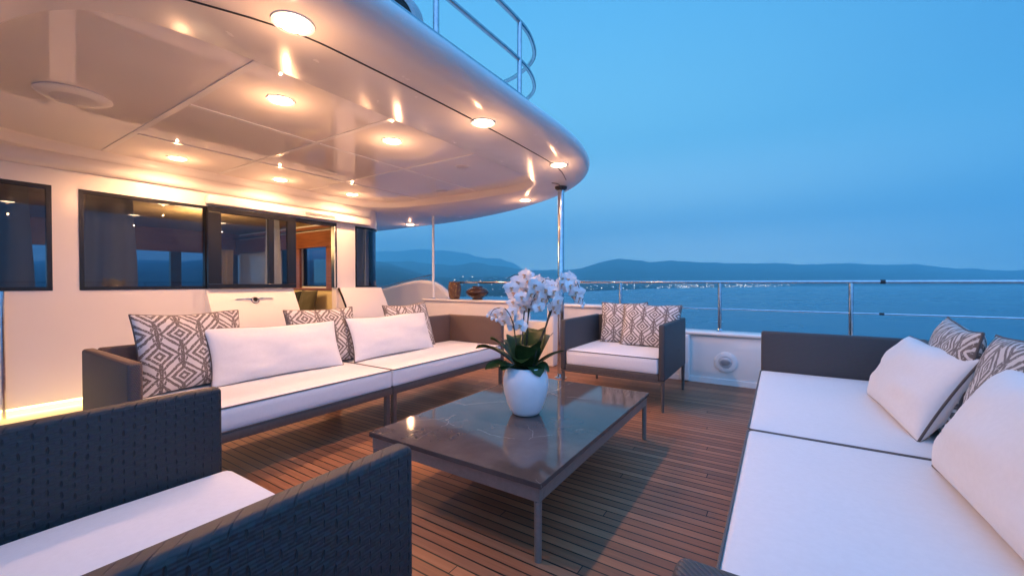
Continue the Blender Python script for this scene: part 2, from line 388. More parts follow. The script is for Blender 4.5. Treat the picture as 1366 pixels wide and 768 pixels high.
def wood(name, c1, c2, rough=.3):
    m = mat(name, c1, rough); t = m.node_tree; b = bsdf(m); co = N(t, 'ShaderNodeTexCoord').outputs['Object']
    mp = N(t, 'ShaderNodeMapping'); mp.inputs['Scale'].default_value = (1.5, 1.5, 22); t.links.new(co, mp.inputs[0])
    n = noise_node(t, 1.5, mp.outputs[0], 6, .6); r = ramp(t, [(.3, c1), (.7, c2)], 'LINEAR'); t.links.new(n.outputs[0], r.inputs[0]); t.links.new(r.outputs[0], b.inputs['Base Color']); return m
M['cherry'] = wood('cherry_wood', (.16, .05, .02), (.30, .11, .045))
M['walnut'] = wood('dark_wood', (.03, .015, .01), (.07, .03, .018))
def glass(name, tint, ior=1.6):
    m = bpy.data.materials.new(name); m.use_nodes = True; t = m.node_tree; t.nodes.clear()
    tr = N(t, 'ShaderNodeBsdfTransparent'); tr.inputs[0].default_value = (*tint, 1)
    gl = N(t, 'ShaderNodeBsdfGlossy'); gl.inputs['Roughness'].default_value = .015
    ge = N(t, 'ShaderNodeNewGeometry'); dp = N(t, 'ShaderNodeVectorMath', operation='DOT_PRODUCT'); t.links.new(ge.outputs['Normal'], dp.inputs[0]); t.links.new(ge.outputs['Incoming'], dp.inputs[1])
    r0 = ((ior-1)/(ior+1))**2
    fres = mth(t, 'MULTIPLY_ADD', mth(t, 'POWER', mth(t, 'SUBTRACT', 1.0, mth(t, 'ABSOLUTE', dp.outputs['Value'])), 5), 1-r0, r0)
    co = N(t, 'ShaderNodeTexCoord').outputs['Object']; n = noise_node(t, 1.2, co, 1); bp = N(t, 'ShaderNodeBump'); bp.inputs['Strength'].default_value = .1; bp.inputs['Distance'].default_value = .004
    t.links.new(n.outputs[0], bp.inputs['Height']); t.links.new(bp.outputs[0], gl.inputs['Normal'])
    mxs = N(t, 'ShaderNodeMixShader'); o = N(t, 'ShaderNodeOutputMaterial')
    t.links.new(fres, mxs.inputs[0]); t.links.new(tr.outputs[0], mxs.inputs[1]); t.links.new(gl.outputs[0], mxs.inputs[2]); t.links.new(mxs.outputs[0], o.inputs[0])
    return m
M['glass'] = glass('tinted_glass', (.55, .58, .66), 1.6)

def water():
    m = mat('sea_water', (.008, .05, .085), .12, IOR=1.33); t = m.node_tree; b = bsdf(m)
    co = N(t, 'ShaderNodeTexCoord').outputs['Object']
    n1 = noise_node(t, .35, co, 6, .6); n2 = noise_node(t, .02, co, 3)
    h = mth(t, 'ADD', mth(t, 'MULTIPLY', n1.outputs[0], 1), mth(t, 'MULTIPLY', n2.outputs[0], 1.5)); bump(t, h, .55, .7, b)
    r = ramp(t, [(.3, (.012, .12, .19)), (.7, (.022, .155, .235))], 'LINEAR'); t.links.new(n2.outputs[0], r.inputs[0]); t.links.new(r.outputs[0], b.inputs['Base Color'])
    q = N(t, 'ShaderNodeMapRange'); t.links.new(n2.outputs[0], q.inputs[0]); q.inputs['To Min'].default_value = .18; q.inputs['To Max'].default_value = .34; t.links.new(q.outputs[0], b.inputs['Roughness'])
    return m
M['water'] = water()
M['hill'] = speckle(mat('wooded_slope', (.03, .045, .03), .9), .012, (.012, .024, .022), (.035, .05, .04))

# ------------------------------------------------------------------ sea and hills
WZ = -15.0
bm = bmesh.new(); S = 30000
q = [bm.verts.new(p) for p in ((-S, -S, WZ), (S, -S, WZ), (S, S, WZ), (-S, S, WZ))]; bm.faces.new(q)
struct('sea', bm, M['water'], 'calm blue evening sea reaching the horizon')

def interp(tab, x):
    if x <= tab[0][0]: return tab[0][1]
    for (a, b), (c, d) in zip(tab, tab[1:]):
        if x <= c: return b+(d-b)*(x-a)/(c-a)
    return tab[-1][1]
def ridge(prof, Dr, shore, x0, x1, n, rows, rough, power=1.0, back=1.6, jag=1.6):
    bm = bmesh.new(); G = []
    for i in range(n+1):
        px = x0+(x1-x0)*i/n; y = interp(prof, px)+jag*(noise.fractal(Vector((px*.035, Dr, 0)), .9, 2.0, 5))
        top = at_depth(px, y, Dr).z; Ds = min(shore(px), Dr*.9); row = []
        for j in range(rows+1):
            s = j/rows; D = Ds+(Dr-Ds)*s
            z = WZ-.5+(top-WZ+.5)*(s**power)
            p = at_depth(px, 384, D); p.z = z
            w = noise.fractal(Vector((p.x, p.y, 0))*(9/Dr), 1.0, 2.0, 5)*rough*(s if s < 1 else .35)*min(1, s*3)
            p.z += w*(top-WZ); row.append(bm.verts.new(p))
        for j in range(1, 4):
            s = j/3; D = Dr*(1+(back-1)*s); p = at_depth(px, 384, D); p.z = WZ-.5+(top-WZ+.5)*(1-s); row.append(bm.verts.new(p))
        G.append(row)
    for a, b in zip(G, G[1:]):
        for j in range(len(a)-1): bm.faces.new((a[j], b[j], b[j+1], a[j+1]))
    return bm
far_prof = [(300, 330), (440, 318), (495, 312), (520, 308), (584, 306), (615, 312), (647, 323), (667, 325), (686, 335), (698, 352), (740, 366), (800, 376)]
far_prof = [(a_, 377-(377-b_)*.62) for a_, b_ in far_prof]
main_prof = [(-150, 350), (200, 346), (380, 350), (480, 352), (510, 349), (545, 348), (575, 352), (600, 354), (632, 350), (655, 354), (690, 358), (720, 361), (748, 360), (775, 358), (800, 350), (826, 344.5), (850, 347), (870, 349), (900, 348), (935, 350), (980, 351), (1030, 351), (1080, 352.5), (1130, 351), (1180, 353), (1225, 352), (1260, 356), (1300, 359), (1340, 361), (1366, 360), (1450, 366), (1700, 376)]
near_prof = [(-150, 352), (200, 350), (380, 347), (470, 345), (490, 348), (505, 349.5), (520, 352), (545, 358), (570, 366), (600, 368.5), (640, 366), (660, 366), (700, 369), (740, 371.5), (800, 371), (870, 373), (950, 374), (1010, 373.5), (1100, 375.5), (1200, 377)]
shore_near = lambda px: interp([(-150, 415), (480, 415), (690, 465), (760, 680), (830, 880), (900, 1250), (1000, 1520), (1100, 2100), (1200, 2600)], px)
shore_main = lambda px: interp([(0, 2300), (900, 2300), (1100, 2000), (1366, 2300), (1700, 3000)], px)
struct('far_mountain', ridge(far_prof, 7400, lambda p: 6700, 300, 800, 60, 5, .05, back=1.15, jag=2.5), M['hill'], 'faint distant mountain behind the coastal hills')
struct('hills', ridge(main_prof, 4200, shore_main, -150, 1700, 300, 12, .10, back=1.15), M['hill'], 'long blue ridge of hills across the bay')
struct('headland', ridge(near_prof, 3000, shore_near, -150, 1200, 220, 14, .10, 1.1), M['hill'], 'low near headland with the town along its shore')

# the town along the shore: hundreds of tiny houses nobody can tell apart, with lit windows
M['house'] = speckle(mat('town_plaster', (.35, .32, .3), .8), .2, (.28, .26, .25), (.42, .38, .35))
M['lit'] = emis('lit_window', (1, .86, .66), 2.2)
M['litcool'] = emis('lit_window_cool', (.85, .92, 1), 2.5)
def headpt(px, s):
    y = interp(near_prof, px)+1.6*(noise.fractal(Vector((px*.035, 3000, 0)), .9, 2.0, 5)); top = at_depth(px, y, 3000).z; Ds = min(shore_near(px), 2700); D = Ds+(3000-Ds)*s
    p = at_depth(px, 384, D); p.z = WZ-.5+(top-WZ+.5)*(s**1.1)
    w = noise.fractal(Vector((p.x, p.y, 0))*(9/3000), 1.0, 2.0, 5)*.10*s*min(1, s*3); p.z += w*(top-WZ); return p, D
hb = bmesh.new(); lb = bmesh.new(); cb = bmesh.new()
rnd = random.Random(5)
for i in range(520):
    k = rnd.random()
    if k < .55: px = rnd.uniform(600, 960)
    elif k < .8: px = rnd.gauss(1000, 22)
    elif k < .92: px = rnd.gauss(915, 10)
    else: px = rnd.uniform(560, 1180)
    s = abs(rnd.gauss(0, .12)) if px > 890 else rnd.random()**2*.6
    s = min(.8, s+.004); p, D = headpt(px, s); w = D*.0016*rnd.uniform(.6, 1.5); h = w*rnd.uniform(.6, 1.1)
    box(hb, p.x-w, p.x+w, p.y-w, p.y+w, p.z-2, p.z+h)
    if rnd.random() < (.38 if px < 890 else .6):
        b2 = lb if rnd.random() < .6 else cb; r = D*.00050*rnd.uniform(.5, 1.5); d = Vector((-p.x, -p.y, 0)).normalized()*(w*1.5); c = p+d
        box(b2, c.x-r, c.x+r, c.y-r, c.y+r, p.z+h*.3, p.z+h*.3+2*r)
town = thing('shore_town', 'scattered houses and lamps of the town along the far shore', 'town'); town['kind'] = 'stuff'
for nm, b_, m_ in (('house', hb, M['house']), ('lit_window', lb, M['lit']), ('street_light', cb, M['litcool'])):
    o = obj(nm, b_, m_, town); o['kind'] = 'stuff'
# single bright lamp high on the ridge
c = at_depth(1192, 362, 4000)
lt = thing('hill_mast', 'single white lamp mast shining high on the far ridge', 'mast', (c.x, c.y, c.z-40))
obj('pole', T([(0, 0, -60), (0, 0, 40)], 1.0, n=6), M['house'], lt); obj('lamp', L([(0, 36), (4, 38), (5, 41), (4, 44), (0, 46)], n=10), M['litcool'], lt)

# ------------------------------------------------------------------ deck
bm = bmesh.new(); box(bm, -8.2, 2.6, -3.6, 4.76, -.15, 0)
struct('deck', bm, M['teak'], 'teak planked yacht deck with dark caulked seams')

# ------------------------------------------------------------------ overhang (roof of the deck)
H = 2.10; TZ = 2.18
outer = [(-1.57, -3.4), (-1.57, -1), (-1.57, 1.0), (-1.57, 2.3), (-1.575, 2.9), (-1.63, 3.35), (-1.76, 3.75), (-2.0, 4.13), (-2.4, 4.5), (-2.94, 4.82), (-3.7, 5.14), (-4.85, 5.42), (-6.5, 5.52), (-8.2, 5.54)]
path = smooth_path([(x, y, 0) for x, y in outer], 5)
path += [Vector((-8.6, 5.3, 0)), Vector((-8.7, 4.8, 0)), Vector((-8.7, -3.0, 0)), Vector((-8.5, -3.5, 0)), Vector((-8.0, -3.6, 0)), Vector((-1.9, -3.6, 0)), Vector((-1.65, -3.55, 0))]
m_ = len(path); nrm = []
for i in range(m_):
    t_ = (path[(i+1) % m_]-path[i-1]).normalized(); nrm.append(Vector((t_.y, -t_.x, 0)))
prof = []
for k in range(0, 19):
    a = R(-90+180*k/18); prof.append((.2*math.cos(a), .1+.1*math.sin(a)))
prof.append((-.25, .205))
bm = bmesh.new(); rings = []
for off, z in prof:
    sgn = off
    rings.append([bm.verts.new((p.x+n_.x*sgn, p.y+n_.y*sgn, H+z)) for p, n_ in zip(path, nrm)])
# orient outward: path runs +Y along the right side, so the outside is +X
for a, b in zip(rings, rings[1:]):
    for k in range(m_): bm.faces.new((a[k], a[(k+1) % m_], b[(k+1) % m_], b[k]))
bm.faces.new(rings[-1])
tray = smooth_path([(-2.095, 1.3, 0), (-2.10, .9, 0), (-2.14, .62, 0), (-2.25, .45, 0), (-2.45, .34, 0), (-2.75, .26, 0), (-3.3, .15, 0), (-4.0, .08, 0), (-4.45, .16, 0), (-4.72, .36, 0), (-4.87, .66, 0), (-4.93, 1.1, 0), (-4.93, 2.0, 0), (-4.93, 3.2, 0), (-4.88, 3.6, 0), (-4.70, 3.88, 0), (-4.35, 4.04, 0), (-3.7, 4.10, 0), (-2.95, 4.10, 0), (-2.5, 4.04, 0), (-2.24, 3.88, 0), (-2.12, 3.6, 0), (-2.095, 3.2, 0), (-2.095, 2.2, 0)], 5, True)
tn = []
for i in range(len(tray)):
    t_ = (tray[(i+1) % len(tray)]-tray[i-1]).normalized(); tn.append(Vector((-t_.y, t_.x, 0)))
cen = Vector((-3.5, 2.1, 0))
tn = [n_ if n_.dot(cen-p) > 0 else -n_ for n_, p in zip(tn, tray)]
def tring(off, z): return [p+n_*off+Vector((0, 0, z)) for p, n_ in zip(tray, tn)]
tl = [bm.verts.new(p) for p in tring(0, H)]; te = [bm.edges.new((tl[i], tl[(i+1) % len(tl)])) for i in range(len(tl))]
oe = [bm.edges.get((rings[0][k], rings[0][(k+1) % m_])) for k in range(m_)]
bmesh.ops.triangle_fill(bm, use_beauty=True, use_dissolve=False, edges=te+oe)
prev = tl
for off, z in ((.006, .003), (.014, .012), (.022, .035), (.03, .062), (.042, .076), (.07, .08)):
    cur = [bm.verts.new(p) for p in tring(off, H+z)]
    for k in range(len(cur)): bm.faces.new((prev[k], prev[(k+1) % len(cur)], cur[(k+1) % len(cur)], cur[k]))
    prev = cur
roof = thing('deck_overhang', 'glossy white rounded overhang roof with a recessed ceiling tray', 'overhang')
obj('soffit', bm, M['soffit'], roof, True, 30)
bm = bmesh.new(); v = [bm.verts.new(p) for p in tring(.055, TZ-.001)]; bm.faces.new(v)
v2 = bmesh.ops.extrude_face_region(bm, geom=list(bm.faces)); 
for g in v2['geom']:
    if isinstance(g, bmesh.types.BMVert): g.co.z += .03
obj('ceiling_panel', bm, M['panel'], roof)
for x0, x1, y0, y1 in ((-4.86, -2.18, 1.052, 1.090), (-4.86, -2.18, 1.927, 1.965), (-4.86, -2.18, 2.857, 2.895)):
    bt = obj('batten', B(x0, x1, y0, y1, TZ-.006, TZ+.002, bev=.002), M['batten'], roof)
for xx in (-3.15, -4.10):
    for y0, y1 in ((1.092, 1.925), (1.967, 2.855), (2.897, 4.00)):
        obj('batten', B(xx-.018, xx+.018, y0, y1, TZ-.006, TZ+.002, bev=.002), M['batten'], roof)
seam = smooth_path([(-2.02, .3, H-.001), (-1.86, .62, H-.001), (-1.72, .95, H-.001), (-1.685, 1.3, H-.001), (-1.665, 2.2, H-.001), (-1.68, 3.1, H-.001), (-1.73, 3.5, H-.001), (-1.84, 3.85, H-.001)], 5)
obj('curtain_track', T(seam, .0045, n=6), M['seal'], roof)

def downlight(x, y, z, label, r=.068, power=1.0):
    d = thing('downlight', label, 'ceiling light', (x, y, z), 0, 'round warm downlights set in the overhang ceiling')
    obj('trim_ring', L([(r, -.001), (r+.012, -.004), (r+.014, .001), (r+.014, .01), (r-.004, .01), (r-.004, -.002), (r, -.001)], n=32), M['batten'], d, True)
    obj('lens', L([(0, -.010), (r*.5, -.009), (r*.85, -.006), (r-.003, .001), (0, .001)], n=32), M['downlens'], d, True)
    l = bpy.data.lights.new('lamp', 'SPOT'); l.energy = LAMP_W*power; l.color = WARM; l.shadow_soft_size = .018; l.spot_size = R(168); l.spot_blend = .45
    lo = bpy.data.objects.new('lamp', l); C.objects.link(lo); lo.location = (0, 0, -.016); lo.parent = d
    l = bpy.data.lights.new('ceiling_fill', 'POINT'); l.energy = LAMP_W*.08*power; l.color = WARM; l.shadow_soft_size = .006  # added fill light hung below the lens to brighten the ceiling
    lo = bpy.data.objects.new('ceiling_fill', l); C.objects.link(lo); lo.location = (0, 0, -.16); lo.parent = d
downlight(-1.66, .93, H-.002, 'downlight nearest the overhang edge at the upper left, largest in view', power=.6)
downlight(-1.64, 2.18, H-.002, 'downlight on the overhang edge above the coffee table and upper rail', power=.6)
downlight(-1.66, 3.32, H-.002, 'downlight on the overhang corner just above the steel pillar', power=.7)
downlight(-2.72, 4.50, H-.002, 'downlight on the far edge left of the steel pillar', power=.8)
downlight(-5.60, 5.25, H-.002, 'small downlight on the far edge beyond the cabin corner', power=.6)
downlight(-2.60, 1.375, TZ-.002, 'downlight in the ceiling tray beside the crossing battens, nearer one')
downlight(-2.60, 2.25, TZ-.002, 'downlight in the middle of the ceiling tray')
downlight(-4.60, 1.50, TZ-.002, 'downlight close to the cabin wall above the wide window', power=1.15)
downlight(-4.60, 2.42, TZ-.002, 'downlight close to the cabin wall above the sliding glass', power=1.15)
downlight(-4.60, 3.33, TZ-.002, 'downlight close to the cabin wall above the open doorway', power=1.15)

sp = thing('ceiling_speaker', 'round flat white speaker on the ceiling tray at the upper left', 'speaker', (-3.57, .66, TZ))
obj('rim', L([(.105, 0), (.165, 0), (.17, -.008), (.15, -.022), (.105, -.028)], n=48), M['batten'], sp, True)
obj('grille', L([(0, -.030), (.10, -.030), (.106, -.027), (.10, -.02), (0, -.02)], n=48), M['shade'], sp, True)
for x, y, lab in ((-2.60, 3.12, 'small round ceiling sensor on the tray toward the steel pillar'), (-3.50, 3.80, 'small flat ceiling disc at the far end of the tray')):
    dv = thing('ceiling_sensor', lab, 'sensor', (x, y, TZ)); obj('cap', L([(0, -.014), (.045, -.013), (.06, -.006), (.062, 0)], n=28), M['shade'], dv, True)
    obj('rim', L([(.062, -.004), (.075, -.004), (.078, 0)], n=28), M['batten'], dv, True)

# ------------------------------------------------------------------ cabin
cab = thing('cabin', 'white cabin with a band of dark windows and a sliding glass door', 'cabin')
PTH = [Vector((-5, -2.6, 0)), Vector((-5, 3.9, 0))]
for k in range(1, 9):
    a = R(90*k/8); PTH.append(Vector((-5.27+.27*math.cos(a), 3.9+.27*math.sin(a), 0)))
PTH.append(Vector((-9.4, 4.17, 0)))
CUM = [0]
for a, b in zip(PTH, PTH[1:]): CUM.append(CUM[-1]+(b-a).length)
def pp(s):
    s = max(0, min(CUM[-1], s))
    for i in range(len(PTH)-1):
        if s <= CUM[i+1]+1e-9:
            t = (s-CUM[i])/(CUM[i+1]-CUM[i]); return PTH[i].lerp(PTH[i+1], t), (PTH[i+1]-PTH[i]).normalized()
def sY(y): return y+2.6                 # arc length of a point on the straight aft wall
def sX(x): return CUM[-1]-(x+9.4)       # on the port wall
def band(bm, s0, s1, z0, z1, o0=0, o1=-.10):
    ss = [s0]+[c_ for c_ in CUM if s0+1e-4 < c_ < s1-1e-4]+[s1]; R_ = []
    for s in ss:
        i = s
        p, t_ = pp(s)
        # average the tangent at corners
        pa, ta = pp(max(0, s-.002)); pb, tb = pp(min(CUM[-1], s+.002)); t_ = (ta+tb).normalized(); n_ = Vector((t_.y, -t_.x, 0))
        R_.append([bm.verts.new((p.x+n_.x*o, p.y+n_.y*o, z)) for o, z in ((o0, z0), (o0, z1), (o1, z1), (o1, z0))])
    for a, b in zip(R_, R_[1:]):
        for k in range(4): bm.faces.new((a[k], a[(k+1) % 4], b[(k+1) % 4], b[k]))
    bm.faces.new(R_[0]); bm.faces.new(R_[-1][::-1])
SILL, HEAD = .985, 1.845
D0, D1 = sY(2.765), sY(3.365)           # the open doorway
bm = bmesh.new()
end = CUM[-1]
band(bm, 0, D0, .07, SILL); band(bm, D1, end, .07, SILL); band(bm, 0, end, HEAD, H-.002)
for a, b in ((0, sY(-1.6)), (sY(-.2), sY(.02)), (sY(.785), sY(.94)), (sY(1.885), sY(1.90)), (D1, sY(3.66)), (sX(-5.30), sX(-6.20)), (sX(-7.08), sX(-7.34)), (sX(-7.78), end)):
    band(bm, a, b, SILL, HEAD)
obj('wall', bm, M['wall'], cab, True, 25)
def window(s0, s1, z0=SILL, z1=HEAD, o=.004, fr=.022, pane=True):
    bm = bmesh.new(); band(bm, s0, s1, z0, z0+fr, o, -.05); band(bm, s0, s1, z1-fr, z1, o, -.05)
    band(bm, s0, s0+fr, z0+fr, z1-fr, o, -.05); band(bm, s1-fr, s1, z0+fr, z1-fr, o, -.05)
    w = obj('window', bm, M['black'], cab)
    if pane:
        bm = bmesh.new(); band(bm, s0+fr, s1-fr, z0+fr, z1-fr, -.012, -.018); obj('pane', bm, M['glass'], w)
    return w
window(sY(-1.6), sY(-.2)); window(sY(.02), sY(.785), fr=.03); window(sY(.94), sY(1.885), fr=.03)
window(sY(3.66), sX(-5.30), fr=.024)
window(sX(-6.20), sX(-7.08), .95, 1.64, pane=True) if False else None
for a, b in ((-6.20, -7.08), (-7.34, -7.78)):
    window(sX(a), sX(b), fr=.02)
# sliding door leaf, standing proud of the wall
dl = obj('door', B(-4.965, -4.93, 1.885, 2.775, SILL+.005, 1.835), M['black'], cab) if False else None
bm = bmesh.new()
X0, X1 = -4.975, -4.93
box(bm, X0, X1, 1.86, 2.78, SILL+.004, SILL+.05, .004); box(bm, X0, X1, 1.86, 2.78, 1.785, 1.84, .004)
for y0, y1 in ((1.86, 1.98), (2.46, 2.52), (2.68, 2.78)): box(bm, X0+.001, X1-.001, y0, y1, SILL+.052, 1.783, .003)
dr = obj('door', bm, M['black'], cab); dr['label'] = 'black framed sliding glass leaf pushed open'
obj('pane', B(-4.955, -4.950, 1.98, 2.46, SILL+.05, 1.785), M['glass'], dr); obj('pane', B(-4.955, -4.950, 2.52, 2.68, SILL+.05, 1.785), M['glass'], dr)
# door frame round the opening
bm = bmesh.new(); box(bm, -5.07, -4.985, 3.335, 3.366, SILL, 1.80, .003); box(bm, -5.07, -4.985, 2.782, 3.366, 1.802, 1.846, .003)
obj('door_frame', bm, M['black'], cab)
obj('door_edge_strip', T([(-4.982, 3.333, SILL), (-4.982, 3.333, 1.80)], .006, n=6), M['batten'], cab)
# header moulding with slim vent
bm = bmesh.new(); box(bm, -5.0, -4.90, 1.855, 3.86, 1.86, 1.955, .018, 4); obj('header', bm, M['wall'], cab, True, 50)
bm = bmesh.new(); box(bm, -4.902, -4.897, 2.86, 3.30, 1.885, 1.925, .002)
vt = obj('vent', bm, M['batten'], cab)
bm = bmesh.new()
for k in range(4): box(bm, -4.8965, -4.894, 2.88, 3.28, 1.889+k*.009, 1.893+k*.009)
obj('louvre', bm, M['seal'], vt)
# cornice between wall and tray
bm = bmesh.new(); rr_ = []
pf = [(-5.0, 1.985), (-4.985, 1.985), (-4.955, 2.01), (-4.95, 2.04), (-4.94, 2.075), (-4.92, 2.098), (-5.0, 2.098)]
for y in (-2.6, 3.88): rr_.append([bm.verts.new((x, y, z)) for x, z in pf])
for k in range(len(pf)): bm.faces.new((rr_[0][k], rr_[0][(k+1) % len(pf)], rr_[1][(k+1) % len(pf)], rr_[1][k]))
bm.faces.new(rr_[0]); bm.faces.new(rr_[1][::-1]); obj('cornice', bm, M['wall'], cab, True, 60)
# sloping lower panels
def slope(y0, y1, curve=True):
    bm = bmesh.new(); P = [(-4.999, SILL-.004), (-4.965, SILL-.006), (-4.90, .86), (-4.835, .75), (-4.78, .6), (-4.74, .4), (-4.72, .15), (-4.72, .0), (-4.999, .0)]
    a, b = [[bm.verts.new((x, y, z)) for x, z in P] for y in (y0, y1)]
    for k in range(len(P)): bm.faces.new((a[k], a[(k+1) % len(P)], b[(k+1) % len(P)], b[k]))
    bm.faces.new(a); bm.faces.new(b[::-1]); return bm
lp = obj('lower_panel', slope(1.85, 2.76), M['wall'], cab, True, 50)
obj('lower_panel', slope(3.40, 4.08), M['wall'], cab, True, 50)
bm = bmesh.new()
for a, b in (((-4.985, SILL-.01), (-4.90, .86)), ((-4.90, .86), (-4.835, .75)), ((-4.835, .75), (-4.78, .6)), ((-4.78, .6), (-4.73, .2)), ((-4.73, .2), (-4.72, .01))):
    tube(bm, [(a[0], 3.385, a[1]), (b[0], 3.385, b[1])], .014, n=6)
obj('door_jamb', bm, M['black'], cab)
# winged chrome latch on the door's lower panel
la = obj('door_handle', L([(0, -.022), (.015, -.019), (.022, -.009), (.024, 0), (0, .002)], n=20), M['black'], cab, True); la.location = (-4.885, 2.29, .865); la.rotation_euler = (0, R(-115), 0)
bm = bmesh.new()
for s in (-1, 1):
    tube(bm, smooth_path([(0, s*.035, .004), (0, s*.10, .010), (.0, s*.20, .004)], 4), [.010]*4+[.006]*4+[.002], n=8)
tube(bm, [(0+.0, .038*math.cos(2*PI*k/20), .038*math.sin(2*PI*k/20)-.01) for k in range(20)], .005, n=6, closed=True)
lw = obj('latch_ring', bm, M['steel'], cab, True); lw.location = (-4.895, 2.29, .865); lw.rotation_euler = (0, R(-28), 0)
# toe kick with warm strip light
obj('toe_kick', B(-5.10, -5.06, -2.6, 2.76, 0, .068), M['wall'], cab)
obj('strip_light', B(-5.055, -5.045, -2.5, 1.84, .048, .062), M['led'], cab)
l = bpy.data.lights.new('strip_lamp', 'AREA'); l.shape = 'RECTANGLE'; l.size = .04; l.size_y = 2.2; l.energy = 4.5; l.color = (1, .66, .14)
lo = bpy.data.objects.new('strip_lamp', l); C.objects.link(lo); lo.parent = cab; lo.location = (-5.03, .7, .062); lo.rotation_euler = (0, R(-35), 0)
obj('waterway', B(-5.06, -4.55, -2.6, 1.84, .0, .006), mat('margin_paint', (.8, .76, .6), .7), cab)
obj('corner_pole', T([(-4.98, .520, .0), (-4.98, .520, .985)], .012, n=10), M['steel'], cab)
# room inside
bm = bmesh.new(); box(bm, -9.3, -5.11, -2.5, 4.05, .0, .01); obj('room_floor', bm, M['walnut'], cab)
obj('room_ceiling', B(-9.3, -5.11, -2.5, 4.05, 2.03, 2.06), mat('amber_headliner', (.52, .36, .18), .5), cab)
obj('room_wall', B(-9.4, -9.3, -2.6, 4.06, 0, .95), M['walnut'], cab); obj('room_wall', B(-9.4, -9.3, -2.6, 4.06, 1.62, 2.1), M['cherry'], cab)
for y in (-2.5, -1.3, -.1, 1.0, 2.1, 3.0, 3.95): obj('mullion', B(-9.39, -9.31, y-.08, y+.08, .951, 1.619), M['walnut'], cab)
obj('room_wall', B(-9.3, -5.11, -2.6, -2.5, 0, 2.1), M['cherry'], cab)
bm = bmesh.new(); band(bm, sX(-5.4), sX(-9.25), 1.64, 1.90, -.11, -.20); band(bm, sX(-5.4), sX(-9.25), 1.93, 1.97, -.11, -.26)
obj('pelmet', bm, M['cherry'], cab)
bm = bmesh.new()
for a, b in ((-7.03, -7.38), (-6.0, -6.25), (-7.74, -8.1)): bm = bmesh.new(); band(bm, sX(a), sX(b), .96, 1.64, -.11, -.15); obj('pilaster', bm, M['cherry'], cab)

bm = bmesh.new(); band(bm, sX(-5.4), sX(-9.25), .93, .96, -.11, -.24); obj('ledge', bm, M['cherry'], cab)
l = bpy.data.lights.new('room_lamp', 'POINT'); l.energy = 80; l.color = (1, .60, .25); l.shadow_soft_size = .25
lo = bpy.data.objects.new('room_lamp', l); C.objects.link(lo); lo.parent = cab; lo.location = (-6.7, 2.4, 1.75)

def curtain(name, y0, y1, x, z0, z1, mt, lab, ny=60, amp=.028, freq=30):
    bm = bmesh.new(); G = []
    for i in range(ny+1):
        y = y0+(y1-y0)*i/ny; col = []
        for j in range(9):
            z = z0+(z1-z0)*j/8; f = .6+.4*(1-j/8)
            col.append(bm.verts.new((x+amp*f*math.sin(freq*(y-y0)+.6*math.sin(3*z)+noise.noise(Vector((y*7, z, 0)))*2), y+.02*math.sin(2.2*z+y*9), z)))
        G.append(col)
    for a, b in zip(G, G[1:]):
        for j in range(8): bm.faces.new((a[j], b[j], b[j+1], a[j+1]))
    bmesh.ops.solidify(bm, geom=list(bm.faces), thickness=.004)
    o = obj('curtain', bm, mt, None, True, None); props(o, lab, 'curtain', 'grey curtains behind the cabin windows'); return o
curtain('c', .42, .70, -5.2, .9, 1.9, M['curtain'], 'grey curtain behind the leftmost cabin window')
curtain('c', 1.02, 1.36, -5.22, .9, 1.9, M['curtain'], 'grey curtain at the left end of the wide cabin window')
curtain('c', 2.55, 2.74, -5.22, .9, 1.9, M['batten'], 'pale flat curtain behind the slim pane of the sliding door', amp=.006)
curtain('c', 2.26, 2.38, -5.6, .9, 1.45, M['cream'], 'short cream curtain deep behind the sliding glass', freq=60)
curtain('c', 3.74, 4.0, -5.24, .9, 1.9, M['curtain'], 'grey curtain behind the curved corner window', freq=40)
# settee under the inside windows
st = thing('settee', 'cream built-in settee under the saloon windows inside the doorway', 'settee', (-6.5, 3.7, 0))
obj('seat', B(-1.4, 1.1, -.35, .33, .1, .50, bev=.04, seg=3), M['cream'], st, True, 50); obj('backrest', B(-1.4, 1.1, .15, .34, .502, .92, bev=.03, seg=3), M['cream'], st, True, 50)
tb = thing('saloon_cabinet', 'dark wood cabinet inside the saloon behind the wide window', 'cabinet', (-8.6, 1.2, 0))
obj('body', B(-.3, .3, -1.2, 1.2, .08, .95, bev=.01), M['walnut'], tb); obj('top', B(-.32, .32, -1.22, 1.22, .953, .98, bev=.004), M['cherry'], tb)
for k in range(4): obj('door', B(.302, .315, -1.17+.59*k, -.62+.59*k, .12, .92, bev=.004), M['cherry'], tb)

# ------------------------------------------------------------------ bulwark, rail, pillars
bw = thing('bulwark', 'white side bulwark with raised sections and a gap behind the orchid', 'bulwark')
def cap(bm, x0, x1, z, y0=4.70, y1=4.98):
    box(bm, x0, x1, y0, y1, z-.035, z, .014, 3)
for x0, x1, z in ((-4.75, -2.90, .80), (-2.42, -1.66, .78), (-1.655, 2.45, .535)):
    bm = bmesh.new(); box(bm, x0, x1, 4.74, 4.94, 0, z-.036, .006); obj('side_panel', bm, M['gel'], bw, True, 40)
    bm = bmesh.new(); cap(bm, x0-.01 if x0 > -1.66 else x0, x1, z); obj('cap', bm, M['gel'], bw, True, 50)
obj('side_panel', B(-2.898, -2.422, 4.76, 4.92, 0, .54, bev=.006), M['gel'], bw)
for x0, x1, z in ((-2.96, -2.86, .80), (-2.46, -2.37, .78)): obj('gate_post', B(x0, x1, 4.60, 4.735, 0, z-.04, bev=.012, seg=3), M['gel'], bw, True, 50)
bm = bmesh.new(); box(bm, 2.25, 2.45, -3.5, 4.73, 0, .50, .006); obj('stern_panel', bm, M['gel'], bw)
bm = bmesh.new(); box(bm, 2.22, 2.49, -3.5, 4.69, .502, .535, .012, 3); obj('stern_cap', bm, M['gel'], bw)
